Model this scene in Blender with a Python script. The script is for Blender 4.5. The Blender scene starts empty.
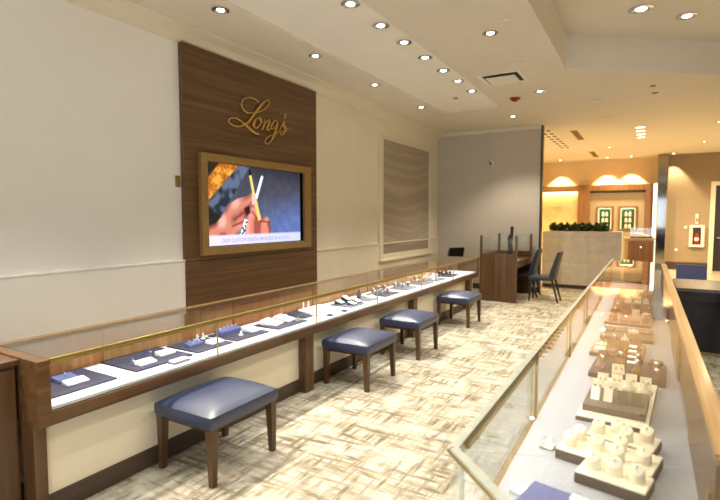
import bpy, bmesh, math, random
from mathutils import Vector, Matrix
from math import sin, cos, pi, radians, atan, tan, hypot
random.seed(7)
S = bpy.context.scene
COL = S.collection

# ------------------------------------------------------------------ colour and materials
def lin(c):
    c = c / 255.0
    return c / 12.92 if c <= .04045 else ((c + .055) / 1.055) ** 2.4
def rgb(r, g, b): return (lin(r), lin(g), lin(b), 1)

def newmat(name):
    m = bpy.data.materials.new(name); m.use_nodes = True
    nt = m.node_tree; nt.nodes.clear()
    out = nt.nodes.new('ShaderNodeOutputMaterial')
    return m, nt, out
def N(nt, t, **kw):
    n = nt.nodes.new(t)
    for k, v in kw.items():
        if hasattr(n, k): setattr(n, k, v)
        else: n.inputs[k].default_value = v
    return n
def pbsdf(nt, out, base=None, rough=.5, metal=0, spec=.5, coat=0):
    b = nt.nodes.new('ShaderNodeBsdfPrincipled')
    if base is not None: b.inputs['Base Color'].default_value = base
    b.inputs['Roughness'].default_value = rough
    b.inputs['Metallic'].default_value = metal
    b.inputs['Specular IOR Level'].default_value = spec
    b.inputs['Coat Weight'].default_value = coat
    nt.links.new(b.outputs[0], out.inputs[0])
    return b
def ramp(nt, stops):
    r = nt.nodes.new('ShaderNodeValToRGB')
    e = r.color_ramp.elements
    while len(e) < len(stops): e.new(.5)
    for i, (p, c) in enumerate(stops): e[i].position = p; e[i].color = c
    return r
def coords(nt, scale=(1, 1, 1), rot=(0, 0, 0), kind='Object'):
    t = nt.nodes.new('ShaderNodeTexCoord'); m = nt.nodes.new('ShaderNodeMapping')
    m.inputs['Scale'].default_value = scale; m.inputs['Rotation'].default_value = rot
    nt.links.new(t.outputs[kind], m.inputs[0])
    return m
def speck(name, c1, c2, scale=30, rough=.5, metal=0, bump=0, spec=.5, coat=0):
    m, nt, out = newmat(name)
    b = pbsdf(nt, out, rough=rough, metal=metal, spec=spec, coat=coat)
    co = coords(nt)
    n = N(nt, 'ShaderNodeTexNoise', Scale=scale, Detail=4.0)
    r = ramp(nt, [(.35, c1), (.65, c2)])
    nt.links.new(co.outputs[0], n.inputs['Vector']); nt.links.new(n.outputs[0], r.inputs[0])
    nt.links.new(r.outputs[0], b.inputs['Base Color'])
    if bump:
        bp = N(nt, 'ShaderNodeBump', Strength=bump, Distance=.004)
        nt.links.new(n.outputs[0], bp.inputs['Height']); nt.links.new(bp.outputs[0], b.inputs['Normal'])
    return m
def wood(name, dark, mid, light, grain='y', rough=.35, coat=.2, freq=1.0):
    m, nt, out = newmat(name)
    b = pbsdf(nt, out, rough=rough, coat=coat, spec=.4)
    b.inputs['Coat Roughness'].default_value = .15
    long, cross = .7 * freq, 26 * freq
    sc = {'x': (long, cross, cross), 'y': (cross, long, cross), 'z': (cross, cross, long)}[grain]
    co = coords(nt, sc)
    n = N(nt, 'ShaderNodeTexNoise', Scale=1.0, Detail=6.0, Roughness=.62, Distortion=.25)
    r = ramp(nt, [(.30, dark), (.5, mid), (.72, light)])
    nt.links.new(co.outputs[0], n.inputs['Vector']); nt.links.new(n.outputs[0], r.inputs[0])
    nt.links.new(r.outputs[0], b.inputs['Base Color'])
    bp = N(nt, 'ShaderNodeBump', Strength=.06, Distance=.002)
    nt.links.new(n.outputs[0], bp.inputs['Height']); nt.links.new(bp.outputs[0], b.inputs['Normal'])
    return m
def emit(name, col, strength):
    m, nt, out = newmat(name)
    e = N(nt, 'ShaderNodeEmission', Color=col, Strength=strength)
    nt.links.new(e.outputs[0], out.inputs[0])
    return m
def glass(name, tint=(.97, .99, .98, 1), ior=1.5, rough=0.0):
    m, nt, out = newmat(name)
    t = N(nt, 'ShaderNodeBsdfTransparent', Color=tint)
    g = N(nt, 'ShaderNodeBsdfGlossy', Roughness=rough)
    g.inputs['Color'].default_value = (1, 1, 1, 1)
    f = N(nt, 'ShaderNodeFresnel', IOR=ior); mx = nt.nodes.new('ShaderNodeMixShader')
    ge = nt.nodes.new('ShaderNodeNewGeometry'); mi = N(nt, 'ShaderNodeMix', data_type='FLOAT')   # same Fresnel on both skins of a pane
    mi.inputs[2].default_value = ior; mi.inputs[3].default_value = 1 / ior
    nt.links.new(ge.outputs['Backfacing'], mi.inputs[0]); nt.links.new(mi.outputs[0], f.inputs['IOR'])
    nt.links.new(f.outputs[0], mx.inputs[0]); nt.links.new(t.outputs[0], mx.inputs[1]); nt.links.new(g.outputs[0], mx.inputs[2])
    nt.links.new(mx.outputs[0], out.inputs[0])
    return m

def carpet_mat():
    m, nt, out = newmat('patterned_carpet')
    b = pbsdf(nt, out, rough=.95, spec=.1)
    base = coords(nt)
    def streak(sx, sy, lo, hi, seed):
        mp = nt.nodes.new('ShaderNodeMapping'); mp.inputs['Scale'].default_value = (sx, sy, 1); mp.inputs['Location'].default_value = (seed, seed * .7, 0)
        nt.links.new(base.outputs[0], mp.inputs[0])
        n = N(nt, 'ShaderNodeTexNoise', Scale=1.0, Detail=3.0, Roughness=.65, Distortion=.15)
        nt.links.new(mp.outputs[0], n.inputs['Vector'])
        r = N(nt, 'ShaderNodeMapRange'); r.inputs['From Min'].default_value = lo; r.inputs['From Max'].default_value = hi
        nt.links.new(n.outputs[0], r.inputs['Value']); return r
    a = streak(2.6, 22, .43, .64, 3.1)
    c = streak(22, 2.6, .43, .64, 8.7)
    p = streak(2.6, 4.0, .30, .55, 1.3)
    mxn = N(nt, 'ShaderNodeMath', operation='MAXIMUM'); nt.links.new(a.outputs[0], mxn.inputs[0]); nt.links.new(c.outputs[0], mxn.inputs[1])
    ml = N(nt, 'ShaderNodeMath', operation='MULTIPLY'); nt.links.new(mxn.outputs[0], ml.inputs[0]); nt.links.new(p.outputs[0], ml.inputs[1])
    r = ramp(nt, [(0, rgb(184, 178, 163)), (.42, rgb(150, 142, 123)), (1, rgb(108, 98, 79))])
    nt.links.new(ml.outputs[0], r.inputs[0]); nt.links.new(r.outputs[0], b.inputs['Base Color'])
    f = N(nt, 'ShaderNodeTexNoise', Scale=260.0, Detail=2.0); nt.links.new(base.outputs[0], f.inputs['Vector'])
    bp = N(nt, 'ShaderNodeBump', Strength=.3, Distance=.004); nt.links.new(f.outputs[0], bp.inputs['Height']); nt.links.new(bp.outputs[0], b.inputs['Normal'])
    return m
def fabric_wall(name, c1, c2, grid=.62):
    m, nt, out = newmat(name)
    b = pbsdf(nt, out, rough=.8, spec=.2)
    co = coords(nt, (40, 40, 160)); n = N(nt, 'ShaderNodeTexNoise', Scale=1.0, Detail=3.0)
    nt.links.new(co.outputs[0], n.inputs['Vector'])
    r = ramp(nt, [(.3, c1), (.7, c2)]); nt.links.new(n.outputs[0], r.inputs[0])
    cg = coords(nt, (1 / grid, 1, 1 / grid), (radians(90), 0, 0))
    br = N(nt, 'ShaderNodeTexBrick'); br.offset = 0
    for k, v in {'Scale': 1.0, 'Mortar Size': .004, 'Brick Width': 1.0, 'Row Height': .5}.items(): br.inputs[k].default_value = v
    br.inputs['Color1'].default_value = (1, 1, 1, 1); br.inputs['Color2'].default_value = (.96, .96, .96, 1); br.inputs['Mortar'].default_value = (.82, .82, .82, 1)
    nt.links.new(cg.outputs[0], br.inputs['Vector'])
    mx = N(nt, 'ShaderNodeMix', data_type='RGBA', blend_type='MULTIPLY'); mx.inputs[0].default_value = 1
    nt.links.new(r.outputs[0], mx.inputs[6]); nt.links.new(br.outputs[0], mx.inputs[7]); nt.links.new(mx.outputs[2], b.inputs['Base Color'])
    return m
def art_mat():
    m, nt, out = newmat('wavy_strata_artwork')
    b = pbsdf(nt, out, rough=.45)
    co = coords(nt, (1, .55, 1))
    n0 = N(nt, 'ShaderNodeTexNoise', Scale=.9, Detail=2.0); nt.links.new(co.outputs[0], n0.inputs['Vector'])
    sep = nt.nodes.new('ShaderNodeSeparateXYZ'); nt.links.new(co.outputs[0], sep.inputs[0])
    sy = N(nt, 'ShaderNodeMath', operation='MULTIPLY'); sy.inputs[1].default_value = 2.8; nt.links.new(sep.outputs[1], sy.inputs[0])
    sn = N(nt, 'ShaderNodeMath', operation='SINE'); nt.links.new(sy.outputs[0], sn.inputs[0])
    a1 = N(nt, 'ShaderNodeMath', operation='MULTIPLY_ADD'); a1.inputs[1].default_value = .14; nt.links.new(sn.outputs[0], a1.inputs[0]); nt.links.new(sep.outputs[2], a1.inputs[2])
    a2 = N(nt, 'ShaderNodeMath', operation='MULTIPLY_ADD'); a2.inputs[1].default_value = .5; nt.links.new(n0.outputs[0], a2.inputs[0]); nt.links.new(a1.outputs[0], a2.inputs[2])
    cmb = nt.nodes.new('ShaderNodeCombineXYZ'); nt.links.new(a2.outputs[0], cmb.inputs[2])
    n = N(nt, 'ShaderNodeTexNoise', Scale=5.0, Detail=5.0); nt.links.new(cmb.outputs[0], n.inputs['Vector'])
    r = ramp(nt, [(.32, rgb(150, 138, 118)), (.5, rgb(164, 152, 134)), (.6, rgb(184, 174, 156)), (.7, rgb(156, 144, 124))])
    nt.links.new(n.outputs[0], r.inputs[0]); nt.links.new(r.outputs[0], b.inputs['Base Color'])
    return m
def stone_mat(name, c1, c2, tile=(.6, .6), rough=.35):
    m, nt, out = newmat(name); b = pbsdf(nt, out, rough=rough)
    co = coords(nt); n = N(nt, 'ShaderNodeTexNoise', Scale=5.0, Detail=8.0, Roughness=.6, Distortion=.5); nt.links.new(co.outputs[0], n.inputs['Vector'])
    r = ramp(nt, [(.3, c1), (.7, c2)]); nt.links.new(n.outputs[0], r.inputs[0])
    cg = coords(nt, (1, 1, 1), (radians(90), 0, 0)); br = N(nt, 'ShaderNodeTexBrick'); br.offset = 0
    for k, v in {'Scale': 1.0, 'Mortar Size': .003, 'Brick Width': tile[0], 'Row Height': tile[1]}.items(): br.inputs[k].default_value = v
    br.inputs['Color1'].default_value = (1, 1, 1, 1); br.inputs['Color2'].default_value = (.93, .93, .93, 1); br.inputs['Mortar'].default_value = (.6, .6, .6, 1)
    nt.links.new(cg.outputs[0], br.inputs['Vector'])
    mx = N(nt, 'ShaderNodeMix', data_type='RGBA', blend_type='MULTIPLY'); mx.inputs[0].default_value = 1
    nt.links.new(r.outputs[0], mx.inputs[6]); nt.links.new(br.outputs[0], mx.inputs[7]); nt.links.new(mx.outputs[2], b.inputs['Base Color'])
    return m

M = dict(
    ceiling=speck('ceiling_paint', rgb(224, 215, 198), rgb(227, 218, 202), 3, .9),
    ceiling_white=speck('ceiling_strip_pale', rgb(242, 237, 226), rgb(245, 240, 230), 3, .9),  # strip coloured paler than the ceiling around it
    white_wall=speck('white_wall_paint', rgb(238, 236, 228), rgb(240, 238, 231), 2, .75),
    cream_wall=speck('cream_wall_paint', rgb(230, 222, 200), rgb(233, 226, 205), 2, .8),
    wainscot=speck('satin_wainscot', rgb(232, 228, 218), rgb(235, 231, 221), 2, .22, coat=.2),
    trim=speck('cream_trim', rgb(224, 214, 190), rgb(228, 218, 196), 4, .5),
    grey_wall=fabric_wall('grey_woven_wallcovering', rgb(196, 187, 172), rgb(205, 196, 181)),
    beige_wall=fabric_wall('beige_wallcovering', rgb(148, 130, 106), rgb(157, 139, 115), .9),
    far_wall=speck('sand_wall_paint', rgb(206, 186, 148), rgb(211, 192, 154), 3, .8),
    onyx=speck('honey_stone', rgb(216, 178, 116), rgb(226, 192, 134), 5, .4),
    carpet=carpet_mat(),
    tilefloor=stone_mat('cream_floor_tile', rgb(226, 212, 184), rgb(236, 222, 196), (.6, .6), .3),
    planter=stone_mat('travertine', rgb(200, 190, 170), rgb(222, 212, 192), (1.0, .6), .4),
    art=art_mat(),
    walnut=wood('walnut_panel', rgb(80, 56, 33), rgb(98, 70, 43), rgb(118, 87, 56), 'y', .5, .05),
    walnut_v=wood('walnut_upright', rgb(68, 46, 26), rgb(88, 62, 36), rgb(110, 80, 48), 'z', .4),
    walnut_c=wood('walnut_case', rgb(70, 47, 25), rgb(92, 64, 36), rgb(116, 84, 50), 'y', .35, .3),
    orange=wood('cherry_door', rgb(150, 98, 54), rgb(174, 120, 72), rgb(194, 142, 94), 'z', .4),
    orange2=wood('cherry_door_pale', rgb(158, 112, 68), rgb(182, 134, 86), rgb(200, 154, 106), 'z', .4),
    orange3=wood('cherry_door_red', rgb(136, 76, 40), rgb(156, 94, 52), rgb(174, 112, 66), 'z', .4),
    oak=wood('honey_oak', rgb(150, 115, 72), rgb(178, 142, 96), rgb(202, 168, 124), 'y', .3, .3),
    oakd=wood('brown_oak_door', rgb(92, 62, 32), rgb(116, 80, 44), rgb(136, 98, 58), 'z', .4),
    oakx=wood('honey_oak_far', rgb(96, 62, 28), rgb(116, 76, 36), rgb(134, 92, 46), 'z', .4, .2),
    stoolwood=wood('stool_leg_wood', rgb(58, 38, 22), rgb(78, 54, 30), rgb(98, 70, 42), 'z', .4),
    kick=wood('dark_kick_board', rgb(56, 44, 36), rgb(68, 54, 44), rgb(80, 64, 52), 'y', .5),
    brass=speck('brushed_brass', rgb(158, 138, 80), rgb(170, 150, 90), 40, .36, .7),
    bronze=speck('satin_bronze_frame', rgb(146, 118, 70), rgb(156, 128, 78), 20, .5, .35),
    gold=speck('gold_letter', rgb(196, 156, 74), rgb(206, 168, 84), 20, .4, .6),
    mirror=speck('mirror_metal', rgb(150, 148, 142), rgb(156, 154, 148), 3, .06, 1),
    steel=speck('silver_metal', rgb(214, 216, 222), rgb(226, 228, 232), 30, .2, 1),
    black=speck('black_finish', rgb(22, 20, 20), rgb(30, 28, 28), 20, .4),
    darkwood=wood('espresso_wood', rgb(30, 20, 15), rgb(40, 27, 20), rgb(52, 36, 26), 'x', .35),
    greytop=speck('grey_desk_top', rgb(84, 78, 70), rgb(94, 88, 80), 12, .25),
    leather=speck('navy_leather', rgb(30, 40, 68), rgb(36, 47, 77), 60, .40, bump=.05, spec=.9),
    chairblue=speck('slate_blue_leather', rgb(38, 42, 54), rgb(45, 50, 64), 60, .5),
    royal=speck('deep_blue_leather', rgb(30, 40, 92), rgb(38, 48, 102), 60, .5),
    cream_panel=speck('cream_laminate', rgb(226, 217, 192), rgb(230, 221, 198), 2, .45),
    deck=speck('white_deck', rgb(236, 236, 240), rgb(240, 240, 244), 20, .6),
    deckgrey=speck('grey_linen_deck', rgb(158, 160, 168), rgb(172, 174, 182), 70, .8),
    navy=speck('navy_suede', rgb(42, 40, 66), rgb(48, 46, 74), 80, .85),
    blue=speck('periwinkle_suede', rgb(84, 90, 140), rgb(92, 98, 148), 80, .8),
    white=speck('white_leatherette', rgb(244, 242, 238), rgb(248, 246, 242), 40, .5),
    cream=speck('cream_leatherette', rgb(244, 234, 206), rgb(248, 239, 214), 40, .5),
    taupe=speck('taupe_suede', rgb(104, 90, 74), rgb(114, 100, 84), 60, .8),
    plum=speck('plum_brown_suede', rgb(78, 56, 62), rgb(88, 66, 72), 60, .8),
    cocoa=speck('cocoa_suede', rgb(70, 52, 46), rgb(80, 60, 54), 60, .8),
    tan=speck('tan_suede', rgb(140, 100, 66), rgb(152, 110, 76), 60, .8),
    pink=speck('dusty_rose_suede', rgb(148, 112, 108), rgb(160, 124, 118), 60, .8),
    greysuede=speck('slate_suede', rgb(100, 104, 122), rgb(112, 116, 134), 60, .8),
    rose=speck('rose_gold', rgb(220, 170, 130), rgb(230, 184, 146), 30, .25, 1),
    gem=speck('clear_stone', rgb(240, 244, 250), rgb(248, 250, 254), 60, .05),
    plastic=speck('white_plastic', rgb(232, 228, 216), rgb(236, 232, 220), 20, .5),
    red=speck('red_enamel', rgb(150, 26, 20), rgb(166, 32, 26), 20, .3),
    green=speck('emerald_panel', rgb(18, 62, 34), rgb(26, 80, 44), 12, .4),
    leaf=speck('dark_leaf', rgb(34, 54, 22), rgb(74, 98, 40), 30, .5),
    paper=speck('paper', rgb(240, 238, 232), rgb(246, 244, 238), 20, .7),
    glass=glass('clear_glass'),
    iglass=glass('island_top_glass', (.95, .96, .95, 1), 1.62),
    tglass=glass('counter_top_glass', (.93, .95, .93, 1), 1.85),
    sglass=glass('smoky_glass', (.72, .74, .72, 1), 1.5),
    gedge=speck('polished_glass_edge', rgb(180, 184, 172), rgb(190, 195, 183), 30, .12, spec=.9),
    lamp_cool=emit('cool_lamp', (.86, .93, 1, 1), 9),
    lamp_warm=emit('warm_lamp', (1, .90, .74, 1), 9),
    lamp_amber=emit('amber_lamp', (1, .80, .48, 1), 9),
    strip=emit('led_strip', (1, .84, .58, 1), 2.2),
    amberstrip=emit('amber_led', (1, .70, .30, 1), 5),
)

# ------------------------------------------------------------------ mesh helpers
class MB:
    def __init__(s): s.bm = bmesh.new()
    def quadset(s, vs, fs):
        v = [s.bm.verts.new(p) for p in vs]
        for f in fs:
            try: s.bm.faces.new([v[i] for i in f])
            except ValueError: pass
        return s
    def box(s, x0, x1, y0, y1, z0, z1, bev=0, seg=2):
        r = bmesh.ops.create_cube(s.bm, size=1)
        vs = r['verts']
        bmesh.ops.scale(s.bm, vec=(x1 - x0, y1 - y0, z1 - z0), verts=vs)
        bmesh.ops.translate(s.bm, vec=((x0 + x1) / 2, (y0 + y1) / 2, (z0 + z1) / 2), verts=vs)
        if bev:
            es = list({e for v in vs for e in v.link_edges})
            bmesh.ops.bevel(s.bm, geom=es, offset=bev, segments=seg, profile=.5, affect='EDGES')
        return s
    def prism(s, poly, z0, z1):
        n = len(poly)
        a = [s.bm.verts.new((x, y, z0)) for x, y in poly]; b = [s.bm.verts.new((x, y, z1)) for x, y in poly]
        s.bm.faces.new(a[::-1]); s.bm.faces.new(b)
        for i in range(n): s.bm.faces.new([a[i], a[(i + 1) % n], b[(i + 1) % n], b[i]])
        return s
    def prism_x(s, poly, x0, x1):       # poly of (y,z)
        n = len(poly)
        a = [s.bm.verts.new((x0, y, z)) for y, z in poly]; b = [s.bm.verts.new((x1, y, z)) for y, z in poly]
        s.bm.faces.new(a[::-1]); s.bm.faces.new(b)
        for i in range(n): s.bm.faces.new([a[i], a[(i + 1) % n], b[(i + 1) % n], b[i]])
        return s
    def prism_y(s, poly, y0, y1):       # poly of (x,z)
        n = len(poly)
        a = [s.bm.verts.new((x, y0, z)) for x, z in poly]; b = [s.bm.verts.new((x, y1, z)) for x, z in poly]
        s.bm.faces.new(a); s.bm.faces.new(b[::-1])
        for i in range(n): s.bm.faces.new([b[i], b[(i + 1) % n], a[(i + 1) % n], a[i]])
        return s
    def frustum(s, c0, s0, c1, s1):     # rectangular tapered bar, c=(x,y,z) s=(sx,sy)
        vs = []
        for c, q in ((c0, s0), (c1, s1)):
            for dx, dy in ((-1, -1), (1, -1), (1, 1), (-1, 1)): vs.append((c[0] + dx * q[0] / 2, c[1] + dy * q[1] / 2, c[2]))
        return s.quadset(vs, [(3, 2, 1, 0), (4, 5, 6, 7), (0, 1, 5, 4), (1, 2, 6, 5), (2, 3, 7, 6), (3, 0, 4, 7)])
    def lathe(s, prof, c=(0, 0, 0), n=24, sx=1, sy=1):
        rings = []
        for r, z in prof:
            rings.append([s.bm.verts.new((c[0] + sx * r * cos(2 * pi * i / n), c[1] + sy * r * sin(2 * pi * i / n), c[2] + z)) for i in range(n)])
        for a, b in zip(rings, rings[1:]):
            for i in range(n): s.bm.faces.new([a[i], a[(i + 1) % n], b[(i + 1) % n], b[i]])
        s.bm.faces.new(rings[0][::-1]); s.bm.faces.new(rings[-1])
        return s
    def tube(s, pts, r, n=8, rad=None, closed=False):
        pts = [Vector(p) for p in pts]; rings = []
        L = len(pts)
        for i, p in enumerate(pts):
            if closed: t = pts[(i + 1) % L] - pts[i - 1]
            else: t = pts[min(i + 1, L - 1)] - pts[max(i - 1, 0)]
            t.normalize()
            up = Vector((0, 0, 1)) if abs(t.z) < .9 else Vector((1, 0, 0))
            u = t.cross(up).normalized(); w = u.cross(t).normalized()
            rr = rad[i] if rad else r
            rings.append([s.bm.verts.new(p + (u * cos(2 * pi * k / n) + w * sin(2 * pi * k / n)) * rr) for k in range(n)])
        pairs = list(zip(rings, rings[1:]))
        if closed: pairs.append((rings[-1], rings[0]))
        for a, b in pairs:
            for i in range(n): s.bm.faces.new([a[i], a[(i + 1) % n], b[(i + 1) % n], b[i]])
        if not closed: s.bm.faces.new(rings[0][::-1]); s.bm.faces.new(rings[-1])
        return s
    def torus(s, c, R, r, axis='y', n=20, k=8):
        pts = []
        for i in range(n):
            a = 2 * pi * i / n
            pts.append({'x': (c[0], c[1] + R * cos(a), c[2] + R * sin(a)), 'y': (c[0] + R * cos(a), c[1], c[2] + R * sin(a)), 'z': (c[0] + R * cos(a), c[1] + R * sin(a), c[2])}[axis])
        return s.tube(pts, r, k, closed=True)
    def ball(s, c, r, sc=(1, 1, 1), sub=2):
        q = bmesh.ops.create_icosphere(s.bm, subdivisions=sub, radius=r)
        bmesh.ops.scale(s.bm, vec=sc, verts=q['verts']); bmesh.ops.translate(s.bm, vec=c, verts=q['verts'])
        return s
    def build(s, name, mat, parent=None, smooth=False, loc=None):
        bmesh.ops.recalc_face_normals(s.bm, faces=s.bm.faces)
        me = bpy.data.meshes.new(name); s.bm.to_mesh(me); s.bm.free()
        me.materials.append(mat)
        if smooth:
            for p in me.polygons: p.use_smooth = True
            try: me.set_sharp_from_angle(angle=radians(42))
            except Exception: pass
        o = bpy.data.objects.new(name, me); COL.objects.link(o)
        if parent: o.parent = parent
        if loc: o.location = loc
        return o
def tag(o, label, cat, group=None):
    o['label'] = label; o['category'] = cat
    if group: o['group'] = group
    return o
def thing(name, label, cat, loc=(0, 0, 0), rz=0, group=None):
    o = bpy.data.objects.new(name, None); COL.objects.link(o); o.empty_display_size = .1
    o.location = loc; o.rotation_euler = (0, 0, rz)
    return tag(o, label, cat, group)
def struct(o): o['kind'] = 'structure'; return o
def copy_tree(o, parent=None):
    c = o.copy(); COL.objects.link(c); c.parent = parent
    for ch in list(o.children): copy_tree(ch, c)
    return c

# ------------------------------------------------------------------ the room
ZC = 3.60; XW = -4.35; YB = 11.10; YF = 18.60; XR = 6.0; YR = -4.0
struct(MB().box(XW, XR, YR, 13.0, -.1, 0).build('floor', M['carpet']))
struct(MB().box(XW, XR, 13.0, YF, -.1, 0).build('floor', M['tilefloor']))
struct(MB().box(XW - .15, XW, YR, YF, 0, ZC + .6).build('wall_left', M['cream_wall']))
# the white painted stretch, a skim proud of the wall
struct(MB().box(XW, XW + .012, YR, 3.6, 1.19, 3.50).build('trim_1', M['white_wall']))
w = MB(); w.box(XW, XW + .045, YR, 3.6, .12, 1.17, .004); w.box(XW, XW + .05, YR, 3.6, 1.17, 1.19, .004)
struct(w.build('trim_2', M['wainscot']))
w = MB(); w.box(XW, XW + .03, 6.02, YB, .12, 1.13, .004); w.box(XW, XW + .045, 6.02, YB, 1.13, 1.16, .004)
struct(w.build('trim_3', M['trim']))
struct(MB().box(XW, XW + .02, YR, YB, 0, .12).build('baseboard_left', M['kick']))
# crown moulding
w = MB(); prof = [(0, -.115), (.025, -.115), (.035, -.10), (.07, -.07), (.13, -.04), (.21, -.022), (.25, -.018), (.27, -.012), (.27, 0), (0, 0)]
w.prism_y([(XW + a, ZC + b) for a, b in prof], YR, YB); struct(w.build('trim_4', M['trim']))
w = MB(); w.prism_x([(YB - a, ZC + b) for a, b in [(0, -.07), (.02, -.07), (.07, -.02), (.07, 0), (0, 0)]], XW, -2.02); struct(w.build('trim_5', M['trim']))
# grey partition
struct(MB().box(XW, -2.02, YB, YB + .14, 0, ZC).build('wall_back', M['grey_wall']))
struct(MB().box(-2.02, -1.99, YB - .02, YB + .16, 0, ZC).build('trim_6', M['black']))
struct(MB().box(XW, -2.02, YB - .015, YB, 0, .12).build('baseboard_back', M['kick']))
# far walls
struct(MB().box(XW, XR, YF, YF + .15, 0, ZC + .1).build('wall_far', M['far_wall']))
w = MB(); w.box(.5, 1.68, 18.30, YF, 0, ZC); w.box(2.75, XR, 18.30, YF, 0, ZC); w.box(1.68, 2.75, 18.30, YF, 2.60, ZC)
struct(w.build('wall_far_right', M['beige_wall']))
struct(MB().box(.5, 1.62, 18.28, 18.30, 0, .24, .003).build('baseboard_far', M['kick']))
w = MB()
w.box(1.62, 1.74, 18.25, 18.32, 0, 2.60); w.box(2.68, 2.80, 18.25, 18.32, 0, 2.60); w.box(1.62, 2.80, 18.25, 18.32, 2.60, 2.72)
struct(w.build('trim_7', M['trim']))
d = MB().box(1.74, 2.68, 18.36, 18.42, 0, 2.60, .004).build('door_1', M['darkwood']); struct(d)
MB().tube([(1.83, 18.355, 1.02), (1.83, 18.31, 1.02), (1.95, 18.31, 1.02)], .012).build('door_handle', M['steel'], d)
struct(MB().box(XR, XR + .15, YR, YF, 0, ZC + .6).build('wall_right', M['cream_wall']))
# unseen rear wall; its window opening is added to let in fill daylight
w = MB(); w.box(XW, XR, YR - .15, YR, 3.0, ZC + .6); w.box(XW, XW + .6, YR - .15, YR, 0, 3.0); w.box(XR - .8, XR, YR - .15, YR, 0, 3.0); w.box(XW, XR, YR - .15, YR, 0, .3)
struct(w.build('wall_rear', M['cream_wall']))
w = MB()
for x in (XW + .6, -1.6, 1.0, 3.2, XR - .86): w.box(x, x + .06, YR - .12, YR - .04, .3, 3.0)
w.box(XW + .6, XR - .8, YR - .12, YR - .04, 2.94, 3.0); w.box(XW + .6, XR - .8, YR - .12, YR - .04, .3, .36)
struct(w.build('fill_window', M['black']))
# ceiling: low field, shallow slot with the bluish downlights, raised bay on the right
XS0, XS1, YS1, DZ = -3.40, -2.30, 8.9, .035
XV = -1.0; ZV = 4.04; YV = 7.04
bay = [(XV, YR), (XV, YV), (.79, 8.44), (XR, 12.5), (XR, YR)]
c = MB()
def flat(pts, z): c.quadset([(x, y, z) for x, y in pts], [tuple(range(len(pts)))])
def upright(a, b, z0, z1): c.quadset([(a[0], a[1], z0), (b[0], b[1], z0), (b[0], b[1], z1), (a[0], a[1], z1)], [(0, 1, 2, 3)])
flat([(XW, YR), (XS0, YR), (XS0, YS1), (XW, YS1)], ZC)
flat([(XS1, YR), (XV, YR), (XV, YV), (XV, YS1), (XS1, YS1)], ZC)
flat([(XW, YS1), (XS0, YS1), (XS1, YS1), (XV, YS1), (XV, YF), (XW, YF)], ZC)
flat([(XV, YV), (.79, 8.44), (XR, 12.5), (XR, YF), (XV, YF), (XV, YS1)], ZC)
upright((XS0, YR), (XS0, YS1), ZC, ZC + DZ); upright((XS1, YR), (XS1, YS1), ZC, ZC + DZ); upright((XS0, YS1), (XS1, YS1), ZC, ZC + DZ)
flat(bay, ZV)
for a, b in ((bay[0], bay[1]), (bay[1], bay[2]), (bay[2], bay[3])): upright(a, b, ZC, ZV)
co = c.build('ceiling', M['ceiling']); struct(co)
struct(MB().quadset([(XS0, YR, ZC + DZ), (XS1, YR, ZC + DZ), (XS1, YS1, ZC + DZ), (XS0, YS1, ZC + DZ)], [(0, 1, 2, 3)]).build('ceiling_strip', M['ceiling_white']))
w = MB(); w.box(-.004, .004, YR, 7.80, ZV - .004, ZV); struct(w.build('trim_8', M['trim']))
# slab above so no daylight enters
struct(MB().box(XW - .15, XR + .15, YR - .15, YF + .15, ZV + .02, ZV + .12).build('trim_9', M['ceiling']))
# far cornice line
w = MB(); w.box(XW, XR, 18.52, YF, ZC - .03, ZC); struct(w.build('trim_10', M['trim']))

# ------------------------------------------------------------------ walnut feature panel, sign, screen
fp = thing('feature_panel', 'tall walnut feature panel standing against the white left wall behind the screen', 'wall panel', (XW, 3.6, 0))
w = MB(); w.box(.0, .07, 0, 2.42, 1.20 - .03, 3.49, .003); w.build('upper_board', M['walnut'], fp)
w = MB(); w.box(.0, .07, 0, 2.42, 0, 1.165, .003); w.build('lower_board', M['walnut'], fp)

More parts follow.
